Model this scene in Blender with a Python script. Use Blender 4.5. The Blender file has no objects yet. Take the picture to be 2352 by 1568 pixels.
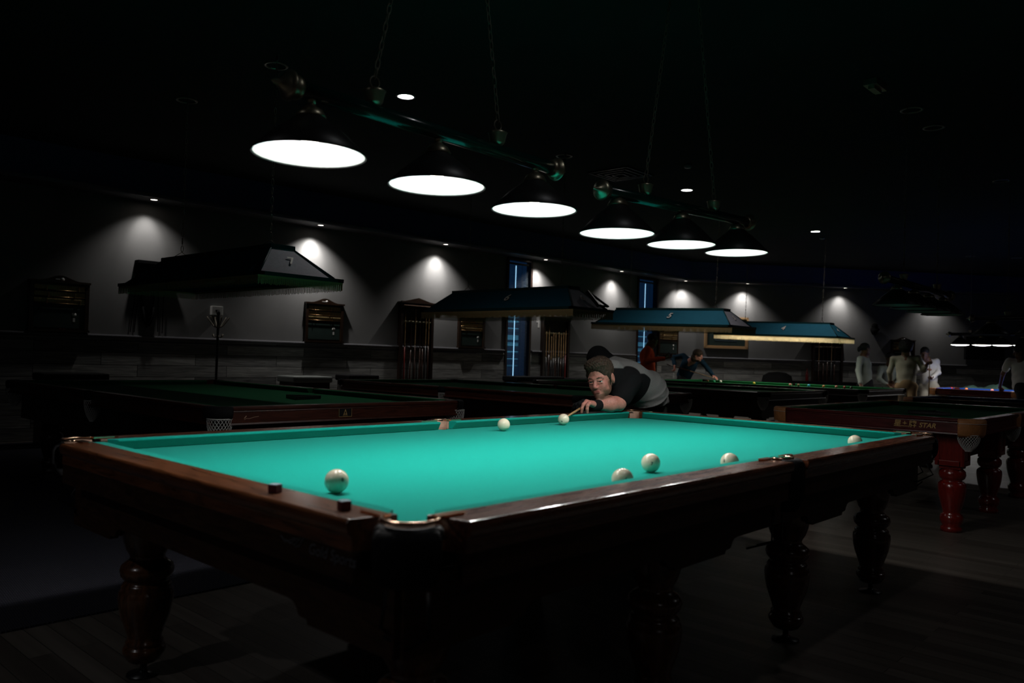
import bpy, math, random
import numpy as np
from mathutils import Vector, Matrix
random.seed(7)
rng = np.random.RandomState(11)
SC = bpy.context.scene
COL = SC.collection
PI = math.pi

# ---------------------------------------------------------------- helpers
class MB:
    """collects shapes into one mesh"""
    def __init__(s): s.v = []; s.f = []; s.sm = []; s.mi = []
    def add(s, vs, fs, smooth=False, mi=0):
        o = len(s.v); s.v += [tuple(v) for v in vs]
        for f in fs: s.f.append(tuple(i + o for i in f)); s.sm.append(smooth); s.mi.append(mi)
        return s
    def box(s, x0, x1, y0, y1, z0, z1, mi=0):
        v = [(x0,y0,z0),(x1,y0,z0),(x1,y1,z0),(x0,y1,z0),(x0,y0,z1),(x1,y0,z1),(x1,y1,z1),(x0,y1,z1)]
        return s.add(v, [(0,3,2,1),(4,5,6,7),(0,1,5,4),(1,2,6,5),(2,3,7,6),(3,0,4,7)], mi=mi)
    def obox(s, c, ax, ay, az, hx, hy, hz, mi=0):
        c = Vector(c); ax = Vector(ax).normalized()*hx; ay = Vector(ay).normalized()*hy; az = Vector(az).normalized()*hz
        v = [c-ax-ay-az,c+ax-ay-az,c+ax+ay-az,c-ax+ay-az,c-ax-ay+az,c+ax-ay+az,c+ax+ay+az,c-ax+ay+az]
        return s.add(v, [(0,3,2,1),(4,5,6,7),(0,1,5,4),(1,2,6,5),(2,3,7,6),(3,0,4,7)], mi=mi)
    def lathe(s, prof, c=(0,0,0), n=28, axis='z', M=None, cap=True, smooth=True, mi=0):
        """prof: list of (r, h)"""
        c = Vector(c); vs = []; fs = []
        for r, h in prof:
            for k in range(n):
                a = 2*PI*k/n; p = Vector((r*math.cos(a), r*math.sin(a), h))
                if axis == 'x': p = Vector((p.z, p.x, p.y))
                if axis == 'y': p = Vector((p.y, p.z, p.x))
                if M is not None: p = M @ p
                vs.append(c + p)
        m = len(prof)
        for i in range(m-1):
            for k in range(n):
                fs.append((i*n+k, i*n+(k+1) % n, (i+1)*n+(k+1) % n, (i+1)*n+k))
        s.add(vs, fs, smooth, mi)
        if cap:
            o = len(s.v) - len(vs)
            if prof[0][0] > 1e-6: s.f.append(tuple(o+k for k in reversed(range(n)))); s.sm.append(False); s.mi.append(mi)
            if prof[-1][0] > 1e-6: s.f.append(tuple(o+(m-1)*n+k for k in range(n))); s.sm.append(False); s.mi.append(mi)
        return s
    def tube(s, pts, r, n=8, closed=False, cap=True, mi=0):
        pts = [Vector(p) for p in pts]; m = len(pts); rs = r if hasattr(r, '__len__') else [r]*m
        vs = []; fs = []; up = None
        for i, p in enumerate(pts):
            if closed: t = pts[(i+1) % m]-pts[i-1]
            else: t = pts[min(i+1, m-1)]-pts[max(i-1, 0)]
            t.normalize()
            if up is None:
                up = Vector((0,0,1)) if abs(t.z) < .9 else Vector((1,0,0))
            a = up - t*up.dot(t)
            if a.length < 1e-6: a = t.orthogonal()
            a.normalize(); b = t.cross(a); up = a
            for k in range(n):
                th = 2*PI*k/n; vs.append(p + a*math.cos(th)*rs[i] + b*math.sin(th)*rs[i])
        e = m if closed else m-1
        for i in range(e):
            j = (i+1) % m
            for k in range(n): fs.append((i*n+k, j*n+k, j*n+(k+1) % n, i*n+(k+1) % n)[::-1])
        s.add(vs, fs, True, mi)
        if cap and not closed:
            o = len(s.v)-len(vs)
            s.f.append(tuple(o+k for k in range(n))); s.sm.append(False); s.mi.append(mi)
            s.f.append(tuple(o+(m-1)*n+k for k in reversed(range(n)))); s.sm.append(False); s.mi.append(mi)
        return s
    def prism(s, poly, z0, z1, mi=0):
        """poly ccw list of xy"""
        n = len(poly)
        v = [(x,y,z0) for x,y in poly]+[(x,y,z1) for x,y in poly]
        f = [tuple(reversed(range(n))), tuple(range(n, 2*n))]
        f += [(i,(i+1) % n, n+(i+1) % n, n+i) for i in range(n)]
        return s.add(v, f, mi=mi)
    def sweep(s, prof, rings, cap=True, smooth=False, mi=0):
        """rings: list of functions mapping (u,w)->xyz ; prof closed list of (u,w)"""
        n = len(prof); vs = []; fs = []
        for R in rings: vs += [R(u, w) for u, w in prof]
        for i in range(len(rings)-1):
            for k in range(n): fs.append((i*n+k, i*n+(k+1) % n, (i+1)*n+(k+1) % n, (i+1)*n+k))
        if cap: fs.append(tuple(reversed(range(n)))); fs.append(tuple((len(rings)-1)*n+k for k in range(n)))
        return s.add(vs, fs, smooth, mi)
    def build(s, name, mat, parent=None, loc=None):
        me = bpy.data.meshes.new(name)
        me.from_pydata([tuple(v) for v in s.v], [], s.f)
        me.polygons.foreach_set('use_smooth', s.sm)
        for m in (mat if isinstance(mat, (list, tuple)) else [mat]): me.materials.append(m)
        if isinstance(mat, (list, tuple)): me.polygons.foreach_set('material_index', s.mi)
        me.validate(); me.update()
        fix_normals(me)
        o = bpy.data.objects.new(name, me); COL.objects.link(o)
        if parent: o.parent = parent
        if loc: o.location = loc
        return o
import bmesh
def fix_normals(me):
    bm = bmesh.new(); bm.from_mesh(me); bmesh.ops.recalc_face_normals(bm, faces=bm.faces); bm.to_mesh(me); bm.free()
def bevel(o, w, seg=2, ang=.6):
    m = o.modifiers.new('bevel', 'BEVEL'); m.width = w; m.segments = seg; m.limit_method = 'ANGLE'; m.angle_limit = ang
    return o
def thing(name, label, cat, loc=(0,0,0), rz=0, group=None):
    o = bpy.data.objects.new(name, None); COL.objects.link(o); o.empty_display_size = .1
    o.location = loc; o.rotation_euler = (0,0,rz)
    o['label'] = label; o['category'] = cat
    if group: o['group'] = group
    return o
def tag(o, label, cat, group=None, kind=None):
    o['label'] = label; o['category'] = cat
    if group: o['group'] = group
    if kind: o['kind'] = kind
    return o
def struct(o): o['kind'] = 'structure'; return o
def dup(o, parent=None):
    c = o.copy(); COL.objects.link(c); c.parent = parent
    for ch in list(o.children): dup(ch, c)
    return c

# ---------------------------------------------------------------- materials
def mat(name, col, rough=.6, metal=0, spec=.5, coat=0, sheen=0, emis=None, estr=0, noise=None, bump=None, aniso=None, alpha=None, sss=0):
    """noise=(scale, amount, (stretch)) modulates the colour ; bump=(scale, strength, (stretch))"""
    m = bpy.data.materials.new(name); m.use_nodes = True; nt = m.node_tree; b = nt.nodes['Principled BSDF']
    b.inputs['Base Color'].default_value = (*col, 1); b.inputs['Roughness'].default_value = rough
    b.inputs['Metallic'].default_value = metal; b.inputs['Specular IOR Level'].default_value = spec
    b.inputs['Coat Weight'].default_value = coat; b.inputs['Coat Roughness'].default_value = .12
    b.inputs['Sheen Weight'].default_value = sheen
    if emis: b.inputs['Emission Color'].default_value = (*emis, 1); b.inputs['Emission Strength'].default_value = estr
    if sss: b.inputs['Subsurface Weight'].default_value = sss; b.inputs['Subsurface Radius'].default_value = (.01,.004,.002)
    L = nt.links
    if noise or bump:
        tc = nt.nodes.new('ShaderNodeTexCoord')
    if noise:
        mp = nt.nodes.new('ShaderNodeMapping'); L.new(tc.outputs['Object'], mp.inputs[0])
        if len(noise) > 2: mp.inputs['Scale'].default_value = noise[2]
        n = nt.nodes.new('ShaderNodeTexNoise'); n.inputs['Scale'].default_value = noise[0]; n.inputs['Detail'].default_value = 6
        n.inputs['Roughness'].default_value = .62
        L.new(mp.outputs[0], n.inputs['Vector'])
        r = nt.nodes.new('ShaderNodeMapRange'); r.inputs['From Min'].default_value = .25; r.inputs['From Max'].default_value = .75
        r.inputs['To Min'].default_value = 1-noise[1]; r.inputs['To Max'].default_value = 1+noise[1]
        L.new(n.outputs['Fac'], r.inputs['Value'])
        mx = nt.nodes.new('ShaderNodeVectorMath'); mx.operation = 'SCALE'; mx.inputs[0].default_value = col
        L.new(r.outputs[0], mx.inputs['Scale']); L.new(mx.outputs[0], b.inputs['Base Color'])
    if bump:
        mp2 = nt.nodes.new('ShaderNodeMapping'); L.new(tc.outputs['Object'], mp2.inputs[0])
        if len(bump) > 2: mp2.inputs['Scale'].default_value = bump[2]
        n2 = nt.nodes.new('ShaderNodeTexNoise'); n2.inputs['Scale'].default_value = bump[0]; n2.inputs['Detail'].default_value = 4
        L.new(mp2.outputs[0], n2.inputs['Vector'])
        bp = nt.nodes.new('ShaderNodeBump'); bp.inputs['Strength'].default_value = bump[1]; bp.inputs['Distance'].default_value = .01
        L.new(n2.outputs['Fac'], bp.inputs['Height']); L.new(bp.outputs[0], b.inputs['Normal'])
    return m
def wood(name, c1, c2, rough=.35, scale=6, stretch=(1,12,12), coat=.3, spec=.5):
    m = mat(name, c1, rough, coat=coat, spec=spec); nt = m.node_tree; L = nt.links; b = nt.nodes['Principled BSDF']
    tc = nt.nodes.new('ShaderNodeTexCoord'); mp = nt.nodes.new('ShaderNodeMapping'); mp.inputs['Scale'].default_value = stretch
    L.new(tc.outputs['Object'], mp.inputs[0])
    n = nt.nodes.new('ShaderNodeTexNoise'); n.inputs['Scale'].default_value = scale; n.inputs['Detail'].default_value = 8; n.inputs['Distortion'].default_value = 1.6
    L.new(mp.outputs[0], n.inputs['Vector'])
    cr = nt.nodes.new('ShaderNodeValToRGB'); cr.color_ramp.elements[0].position = .32; cr.color_ramp.elements[1].position = .68
    cr.color_ramp.elements[0].color = (*c1, 1); cr.color_ramp.elements[1].color = (*c2, 1)
    L.new(n.outputs['Fac'], cr.inputs[0]); L.new(cr.outputs[0], b.inputs['Base Color'])
    r = nt.nodes.new('ShaderNodeMapRange'); r.inputs['To Min'].default_value = rough*.8; r.inputs['To Max'].default_value = rough*1.3
    L.new(n.outputs['Fac'], r.inputs['Value']); L.new(r.outputs[0], b.inputs['Roughness'])
    return m
def planks(name, cols, bw, bh, gap=.02, rough=.5, rot=0, axis='xy', mortar=(.004,.004,.004), grain=(2,40), bumps=.2, spec=.4):
    """brick-pattern boards: bw long, bh wide, in metres; axis chooses object plane"""
    m = mat(name, cols[0], rough, spec=spec); nt = m.node_tree; L = nt.links; b = nt.nodes['Principled BSDF']
    tc = nt.nodes.new('ShaderNodeTexCoord'); src = tc.outputs['Object']
    if axis != 'xy':
        sx = nt.nodes.new('ShaderNodeSeparateXYZ'); cx = nt.nodes.new('ShaderNodeCombineXYZ'); L.new(src, sx.inputs[0])
        L.new(sx.outputs[0], cx.inputs[0]); L.new(sx.outputs[2], cx.inputs[1]); src = cx.outputs[0]
    mp = nt.nodes.new('ShaderNodeMapping'); mp.inputs['Rotation'].default_value = (0,0,rot); L.new(src, mp.inputs[0])
    br = nt.nodes.new('ShaderNodeTexBrick'); br.inputs['Scale'].default_value = 1; br.inputs['Brick Width'].default_value = bw
    br.inputs['Row Height'].default_value = bh; br.inputs['Mortar Size'].default_value = gap*bh*.5; br.offset = .37; br.offset_frequency = 2
    br.inputs['Color1'].default_value = (0,0,0,1); br.inputs['Color2'].default_value = (1,1,1,1); br.inputs['Mortar'].default_value = (.5,.5,.5,1)
    br.inputs['Bias'].default_value = 0
    L.new(mp.outputs[0], br.inputs['Vector'])
    g = nt.nodes.new('ShaderNodeMapping'); g.inputs['Scale'].default_value = (grain[0], grain[1], 1); L.new(mp.outputs[0], g.inputs[0])
    off = nt.nodes.new('ShaderNodeVectorMath'); off.operation = 'ADD'; L.new(g.outputs[0], off.inputs[0])
    sc = nt.nodes.new('ShaderNodeVectorMath'); sc.operation = 'SCALE'; sc.inputs['Scale'].default_value = 37; L.new(br.outputs['Color'], sc.inputs[0])
    L.new(sc.outputs[0], off.inputs[1])
    n = nt.nodes.new('ShaderNodeTexNoise'); n.inputs['Scale'].default_value = 1.0; n.inputs['Detail'].default_value = 8; n.inputs['Distortion'].default_value = .6
    L.new(off.outputs[0], n.inputs['Vector'])
    mix = nt.nodes.new('ShaderNodeMath'); mix.operation = 'MULTIPLY_ADD'; mix.inputs[1].default_value = .38
    L.new(br.outputs['Color'], mix.inputs[0]); 
    n5 = nt.nodes.new('ShaderNodeMath'); n5.operation = 'MULTIPLY'; n5.inputs[1].default_value = .62; L.new(n.outputs['Fac'], n5.inputs[0]); L.new(n5.outputs[0], mix.inputs[2])
    cr = nt.nodes.new('ShaderNodeValToRGB'); e = cr.color_ramp.elements
    e[0].position = .15; e[0].color = (*cols[0], 1); e[1].position = .85; e[1].color = (*cols[-1], 1)
    for i, c in enumerate(cols[1:-1]): q = e.new(.15+.7*(i+1)/(len(cols)-1)); q.color = (*c, 1)
    L.new(mix.outputs[0], cr.inputs[0])
    mm = nt.nodes.new('ShaderNodeMix'); mm.data_type = 'RGBA'; L.new(br.outputs['Fac'], mm.inputs[0]); L.new(cr.outputs[0], mm.inputs[6]); mm.inputs[7].default_value = (*mortar, 1)
    L.new(mm.outputs[2], b.inputs['Base Color'])
    bp = nt.nodes.new('ShaderNodeBump'); bp.inputs['Strength'].default_value = bumps; bp.inputs['Distance'].default_value = .004
    L.new(n.outputs['Fac'], bp.inputs['Height']); L.new(bp.outputs[0], b.inputs['Normal'])
    return m
M = {}
M['teal'] = mat('teal_cloth', (.005,.31,.25), 1.0, sheen=.06, spec=.05, noise=(160,.07), bump=(900,.15))
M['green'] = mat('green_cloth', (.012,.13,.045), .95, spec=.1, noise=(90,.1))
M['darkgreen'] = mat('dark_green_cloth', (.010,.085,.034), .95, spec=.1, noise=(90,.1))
M['blue'] = mat('blue_cloth', (.02,.10,.42), .9, spec=.1, noise=(90,.1))
M['darkblue'] = mat('dark_blue_cloth', (.008,.02,.10), .9, spec=.1)
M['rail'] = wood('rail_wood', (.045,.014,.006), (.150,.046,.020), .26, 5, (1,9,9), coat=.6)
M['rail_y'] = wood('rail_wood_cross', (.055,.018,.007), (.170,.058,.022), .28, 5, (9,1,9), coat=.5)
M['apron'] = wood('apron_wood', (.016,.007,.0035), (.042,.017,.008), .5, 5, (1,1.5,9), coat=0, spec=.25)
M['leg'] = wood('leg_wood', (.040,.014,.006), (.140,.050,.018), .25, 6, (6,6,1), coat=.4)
M['mahogany'] = wood('mahogany', (.030,.008,.005), (.075,.020,.011), .30, 6, (8,1,8), coat=.25)
M['mahogany_x'] = wood('mahogany_cross', (.030,.008,.005), (.075,.020,.011), .30, 6, (1,8,8), coat=.25)
M['redleg'] = wood('red_leg_wood', (.13,.007,.005), (.22,.012,.008), .24, 5, (6,6,1), coat=.4)
M['redapron'] = wood('red_apron_wood', (.065,.008,.008), (.115,.014,.013), .32, 5, (6,1,6), coat=.2)
M['darkwood'] = wood('dark_wood', (.012,.006,.004), (.03,.014,.009), .4, 6, (6,6,1), coat=.2)
M['leather'] = mat('tan_leather', (.46,.29,.21), .6, noise=(60,.15), bump=(200,.2))
M['leather_o'] = mat('orange_leather', (.46,.19,.065), .5, noise=(40,.2), bump=(220,.3))
M['black_leather'] = mat('black_leather', (.004,.004,.005), .75, spec=.2, bump=(160,.2))
M['rubber'] = mat('black_rubber', (.006,.006,.007), .5, spec=.3)
M['black'] = mat('black_paint', (.008,.008,.009), .35)
M['blackmatte'] = mat('black_matte', (.006,.006,.007), .9, spec=.15)
M['fabricblack'] = mat('black_fabric', (.012,.012,.014), .95, spec=.1, bump=(400,.3))
M['brass'] = mat('brass', (.75,.46,.22), .25, 1)
M['copper'] = mat('rose_brass', (.85,.52,.36), .2, 1)
M['chain'] = mat('dull_chain_metal', (.17,.15,.12), .5, .7)
M['pewter'] = mat('aged_brass', (.40,.36,.26), .35, .9)
M['greentube'] = mat('green_lacquer_tube', (.004,.035,.028), .18, coat=.4)
M['gold'] = mat('gold_print', (.55,.36,.14), .45, .6)
M['silverprint'] = mat('grey_print', (.10,.10,.115), .6)
M['ivory'] = mat('ivory_resin', (.80,.72,.55), .12, coat=.3, sss=.05)
M['ink'] = mat('black_ink', (.01,.01,.01), .4)
M['net'] = mat('white_net_cord', (.55,.55,.53), .8)
M['shade'] = mat('black_shade_enamel', (.018,.017,.017), .42)
M['liner'] = mat('white_shade_liner', (.85,.85,.82), .8)
M['chalk_r'] = mat('dark_red_paper', (.10,.008,.012), .7)
M['chalk_top'] = mat('blue_chalk', (.45,.55,.62), 1)
M['wallpaint'] = mat('grey_wall_paint', (.20,.20,.20), .85, spec=.2, noise=(3,.06), bump=(350,.12))
M['navy'] = mat('navy_paint', (.10,.10,.26), .7, spec=.3)
M['trimgrey'] = mat('grey_trim_paint', (.16,.16,.175), .24, coat=.5)
M['soffit'] = mat('soffit_paint', (.05,.05,.055), .7)
M['ceil'] = mat('dark_ceiling_tile', (.022,.026,.026), .9, spec=.2, noise=(2,.15), bump=(40,.2))
M['wains'] = planks('weathered_cladding', [(.05,.052,.052),(.20,.205,.20),(.38,.385,.37),(.75,.75,.72)], 1.25, .16, .05, .7, axis='xz', grain=(3.5,34), bumps=.5, mortar=(.03,.03,.03))
M['floor'] = planks('grey_brown_planks', [(.050,.041,.034),(.085,.071,.059),(.12,.103,.087),(.17,.148,.126)], 1.2, .09, .03, .42, rot=PI/2, grain=(1.2,26), bumps=.15)
M['carpet'] = mat('grey_carpet', (.040,.040,.052), 1, spec=.05)
def _weave(m, col, per):
    nt = m.node_tree; L = nt.links; b = nt.nodes['Principled BSDF']; tc = nt.nodes.new('ShaderNodeTexCoord'); fs = []
    for rot in (.9, .9+PI/2):
        mp = nt.nodes.new('ShaderNodeMapping'); mp.inputs['Rotation'].default_value = (0,0,rot); L.new(tc.outputs['Object'], mp.inputs[0])
        wv = nt.nodes.new('ShaderNodeTexWave'); wv.inputs['Scale'].default_value = 2*PI/(20*per); wv.inputs['Distortion'].default_value = .6; wv.inputs['Detail Scale'].default_value = 3; L.new(mp.outputs[0], wv.inputs[0]); fs.append(wv)
    mu = nt.nodes.new('ShaderNodeMath'); mu.operation = 'MULTIPLY'; L.new(fs[0].outputs['Fac'], mu.inputs[0]); L.new(fs[1].outputs['Fac'], mu.inputs[1])
    r = nt.nodes.new('ShaderNodeMapRange'); r.inputs['To Min'].default_value = .55; r.inputs['To Max'].default_value = 2.1; L.new(mu.outputs[0], r.inputs['Value'])
    v = nt.nodes.new('ShaderNodeVectorMath'); v.operation = 'SCALE'; v.inputs[0].default_value = col; L.new(r.outputs[0], v.inputs['Scale']); L.new(v.outputs[0], b.inputs['Base Color'])
    bp = nt.nodes.new('ShaderNodeBump'); bp.inputs['Strength'].default_value = .8; bp.inputs['Distance'].default_value = .004; L.new(mu.outputs[0], bp.inputs['Height']); L.new(bp.outputs[0], b.inputs['Normal'])
_weave(M['carpet'], (.036,.036,.047), .014)
M['glass'] = mat('window_glass', (.005,.012,.02), .06)
M['blind'] = mat('blind_slats', (.05,.07,.09), .5)
M['blueglow'] = mat('street_glow_between_slats', (.0,.0,.0), .5, emis=(.10,.45,.75), estr=.35)
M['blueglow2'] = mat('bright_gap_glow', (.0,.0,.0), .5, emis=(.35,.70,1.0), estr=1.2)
M['bluedim'] = mat('dim_night_glow', (.002,.004,.01), .5, emis=(.02,.10,.30), estr=.12)
M['lampon'] = mat('lit_bulb', (1,1,1), .5, emis=(1,.97,.93), estr=14)
M['lampwarm'] = mat('lit_downlight', (1,1,1), .5, emis=(1,.90,.78), estr=6)
M['lampoff'] = mat('unlit_reflector', (.20,.17,.13), .3, .8)
M['tealshade'] = mat('teal_canopy_cloth', (.010,.095,.15), .8, spec=.2, noise=(12,.08))
M['tealtrim'] = mat('teal_trim', (.004,.05,.055), .5)
M['greypanel'] = mat('grey_lilac_panel', (.42,.41,.48), .8, noise=(40,.12))
M['fringe'] = mat('gold_fringe', (.55,.38,.17), .8)
M['canopyin'] = mat('dark_canopy_lining', (.05,.05,.04), .8)
M['whitenum'] = mat('pale_number', (.88,.82,.76), .6)
M['cuewood'] = wood('cue_maple', (.35,.20,.09), (.48,.30,.14), .3, 4, (8,8,1))
M['cuedark'] = mat('cue_butt_dark', (.03,.012,.008), .25)
M['cuered'] = mat('cue_butt_red', (.12,.01,.008), .3)
M['skin'] = mat('skin', (.56,.235,.185), .5, sss=.12, noise=(9,.10), bump=(260,.12))
M['skind'] = mat('brown_skin', (.16,.075,.045), .5, bump=(200,.1))
M['haird'] = mat('black_hair', (.012,.010,.009), .6, bump=(120,.8,(1,1,.3)))
M['hairb'] = mat('brown_hair', (.042,.022,.011), .65, noise=(60,.5,(1,1,.3)), bump=(140,1.0,(1,1,.25)))
M['eye'] = mat('eye_white', (.60,.56,.52), .2)
M['iris'] = mat('dark_iris', (.02,.02,.02), .1)
M['lip'] = mat('lip', (.36,.13,.11), .45)
M['white_paper'] = mat('white_card', (.6,.6,.58), .6)

# ---------------------------------------------------------------- camera (solved from the table geometry)
F_PX = 1854.858
cam = bpy.data.cameras.new('camera'); co = bpy.data.objects.new('camera', cam); COL.objects.link(co); SC.camera = co
yaw, pit, rol = math.radians(42.393), math.radians(1.094), math.radians(1.706)
fw = Vector((math.cos(yaw)*math.cos(pit), math.sin(yaw)*math.cos(pit), math.sin(pit)))
rt = Vector((math.sin(yaw), -math.cos(yaw), 0)); up = rt.cross(fw)
rt, up = rt*math.cos(rol)+up*math.sin(rol), -rt*math.sin(rol)+up*math.cos(rol)
mw = Matrix((( rt.x, up.x, -fw.x, -2.977), (rt.y, up.y, -fw.y, -2.271), (rt.z, up.z, -fw.z, 1.220), (0,0,0,1)))
co.matrix_world = mw
cam.sensor_width = 36; cam.lens = F_PX*36/2352; cam.clip_start = .05; cam.clip_end = 100
cam.dof.use_dof = True; cam.dof.focus_distance = 5.4; cam.dof.aperture_fstop = 2.8
SC.view_settings.view_transform = 'Standard'; SC.view_settings.look = 'None'; SC.view_settings.gamma = 1; SC.view_settings.use_curve_mapping = False
SC.view_settings.exposure = 0
w = bpy.data.worlds.new('World'); SC.world = w; w.use_nodes = True
w.node_tree.nodes['Background'].inputs[0].default_value = (.5,.6,.8,1); w.node_tree.nodes['Background'].inputs[1].default_value = .0005
SC.cycles.use_adaptive_sampling = False
SC.cycles.use_denoising = True
SC.cycles.sample_clamp_indirect = 4; SC.cycles.max_bounces = 6; SC.cycles.caustics_reflective = False; SC.cycles.caustics_refractive = False
SC.cycles.use_light_tree = True

def spot(name, loc, target, power, size_deg, blend=.5, radius=.03, col=(1,.955,.91), parent=None):
    l = bpy.data.lights.new(name, 'SPOT'); l.energy = power; l.spot_size = math.radians(size_deg); l.spot_blend = blend
    l.shadow_soft_size = radius; l.color = col
    o = bpy.data.objects.new(name, l); COL.objects.link(o); o.location = loc
    o.rotation_euler = (Vector(target)-Vector(loc)).to_track_quat('-Z', 'Y').to_euler()
    if parent: o.parent = parent
    return o
def point(name, loc, power, radius=.04, col=(1,.97,.93), parent=None):
    l = bpy.data.lights.new(name, 'POINT'); l.energy = power; l.shadow_soft_size = radius; l.color = col
    o = bpy.data.objects.new(name, l); COL.objects.link(o); o.location = loc
    if parent: o.parent = parent
    return o

# ---------------------------------------------------------------- the room
H = 3.62
# long wall on the left (a little off the table axis) and the angled wall behind
WD = Vector((1,-.06,0)).normalized(); WN = Vector((-.06,-1,0)).normalized()       # direction, normal into the room
def wa(s, z=0, off=0):                                       # s = world x along the long wall
    y = 8.83-.06*(s-1.68); return Vector((s, y, z)) + WN*off
BD = Vector((.77,-.64,0)).normalized(); BN = Vector((-.64,-.77,0)).normalized()
B0 = Vector((14.25, wa(14.25).y, 0))
def wb(t, z=0, off=0): return B0 + BD*t + Vector((0,0,z)) + BN*off
def strip(mb, P0, P1, N, t, z0, z1):
    """slab with its room face from P0 to P1, thickness t behind it"""
    a = Vector(P0); b = Vector(P1); n = Vector(N)
    v = [a, b, b-n*t, a-n*t]; vs = [(p.x,p.y,z0) for p in v]+[(p.x,p.y,z1) for p in v]
    mb.add(vs, [(0,3,2,1),(4,5,6,7),(0,1,5,4),(1,2,6,5),(2,3,7,6),(3,0,4,7)])
    return mb
SX0 = -8.0; TB = 11.5
# the floor
mb = MB(); mb.box(SX0-.2, 24.5, -8.0, 12, -.1, 0); struct(mb.build('floor', M['floor']))
mb = MB(); mb.box(SX0, 1.9, 1.57, 8.7, .001, .009); o = mb.build('floor_carpet', M['carpet']); struct(o)
mb = MB(); mb.box(SX0-.2, 24.5, -8.0, 12, H, H+.1); struct(mb.build('ceiling', M['ceil']))

WINS = [(8.52, 9.22), (12.69, 13.49)]
ZW0, ZW1 = .72, 3.16
def wallrow(mb, z0, z1, off=0, t=.12):
    strip(mb, wa(SX0,0,off), wa(14.25+.1,0,off), WN, t, z0, z1)
up_ = MB(); segs = [(SX0, WINS[0][0]), (WINS[0][1], WINS[1][0]), (WINS[1][1], 14.25)]
for a_, b_ in segs: strip(up_, wa(a_), wa(b_), WN, .15, 1.3, H)
for a_, b_ in WINS:
    strip(up_, wa(a_), wa(b_), WN, .15, ZW1, H)
struct(up_.build('wall_left', M['wallpaint']))
wn_ = MB()
# cladding built in a frame whose x runs along the wall so the boards follow it
def wall_frame(name, origin, d, m, mbx):
    o = mbx.build(name, m); o.matrix_world = Matrix.Translation(origin) @ Matrix(((d.x,-d.y,0,0),(d.y,d.x,0,0),(0,0,1,0),(0,0,0,1)))
    return o
L_ = lambda s: (s-1.68)*math.sqrt(1+.0036)      # wall x -> length along wall from s=1.68
for a_, b_ in segs: wn_.box(L_(a_), L_(b_), -.02, .13, 0, 1.3)
for a_, b_ in WINS: wn_.box(L_(a_), L_(b_), -.02, .13, 0, ZW0)
struct(wall_frame('wall_left_cladding', wa(1.68), WD, M['wains'], wn_))
rl = MB()
def railprof(x0, x1, mbx):
    prof = [(0,1.255),(-.030,1.255),(-.034,1.262),(-.034,1.275),(-.018,1.285),(-.018,1.300),(-.022,1.315),(-.05,1.325),(-.055,1.34),(-.05,1.352),(-.03,1.36),(0,1.36)]
    mbx.sweep(prof, [lambda u, w_, X=x0: (X, u, w_), lambda u, w_, X=x1: (X, u, w_)])
for a_, b_ in segs: railprof(L_(a_)+(.03 if a_ > 0 else 0), L_(b_)-.03, rl)
struct(wall_frame('trim_1', wa(1.68), WD, M['trimgrey'], rl))
# angled wall
mb = MB(); mb.box(0, TB, 0, .15, 1.3, H); struct(wall_frame('wall_back', B0, BD, M['wallpaint'], mb))
mb = MB(); mb.box(0, TB, -.02, .13, 0, 1.3); struct(wall_frame('wall_back_cladding', B0, BD, M['wains'], mb))
mb = MB(); railprof(.02, TB, mb); struct(wall_frame('trim_2', B0, BD, M['trimgrey'], mb))
# remaining walls close the room
mb = MB(); mb.box(SX0-.2, SX0, -8, 12, 0, H); struct(mb.build('wall_west', M['wallpaint']))
mb = MB(); mb.box(SX0-.2, 24.5, -8.2, -8, 0, H); struct(mb.build('wall_near', M['wallpaint']))
e = wb(TB); mb = MB(); mb.box(e.x-.05, e.x+.15, -8, e.y+.2, 0, H); struct(mb.build('wall_right', M['wallpaint']))
# dropped bulkhead with its lit underside
ZS = 2.36+.82
corner_in = Vector((13.72, 0, 0)); 
SO = .52
def soff_pt():   # inner corner of the soffit: offset lines of both walls meet
    a = wa(0,0,SO); b = wb(0,0,SO)
    d = WD; e_ = BD; den = d.x*e_.y-d.y*e_.x; q = b-a; t = (q.x*e_.y-q.y*e_.x)/den
    return a + d*t
SP = soff_pt()
mb = MB()
A0 = wa(SX0); A1 = B0; C0 = wa(SX0,0,SO); E1 = wb(TB); F1 = wb(TB,0,SO)
poly = [C0, SP, F1, E1+BD*0, A1, A0]
n = len(poly)
mb.add([(p.x,p.y,ZS) for p in poly]+[(p.x,p.y,H) for p in poly],
       [(0,1,4,5),(1,2,3,4),(6,11,10,7),(7,10,9,8),(0,6,7,1),(1,7,8,2)], mi=0)
o = mb.build('bulkhead', [M['soffit'], M['navy']])
for p in o.data.polygons: p.material_index = 1 if abs(p.normal.z) < .5 else 0
o.name = 'ceiling_bulkhead'; struct(o)
mb = MB()   # thin lip at the bottom edge
def lip(a, b, nrm, mbx):
    for (o0, o1, z0, z1) in ((-.055, .012, ZS-.016, ZS+.03), (.012,.022, ZS-.006, ZS+.02)):
        p = [a+nrm*o0, b+nrm*o0, b+nrm*o1, a+nrm*o1]
        mbx.add([(q.x,q.y,z0) for q in p]+[(q.x,q.y,z1) for q in p], [(0,1,2,3),(4,7,6,5),(0,4,5,1),(1,5,6,2),(2,6,7,3),(3,7,4,0)])
lip(C0, SP, WN, mb); lip(SP, F1, BN, mb)
struct(mb.build('trim_3', mat('lip_paint', (.22,.20,.27), .22, coat=1.0)))

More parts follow.
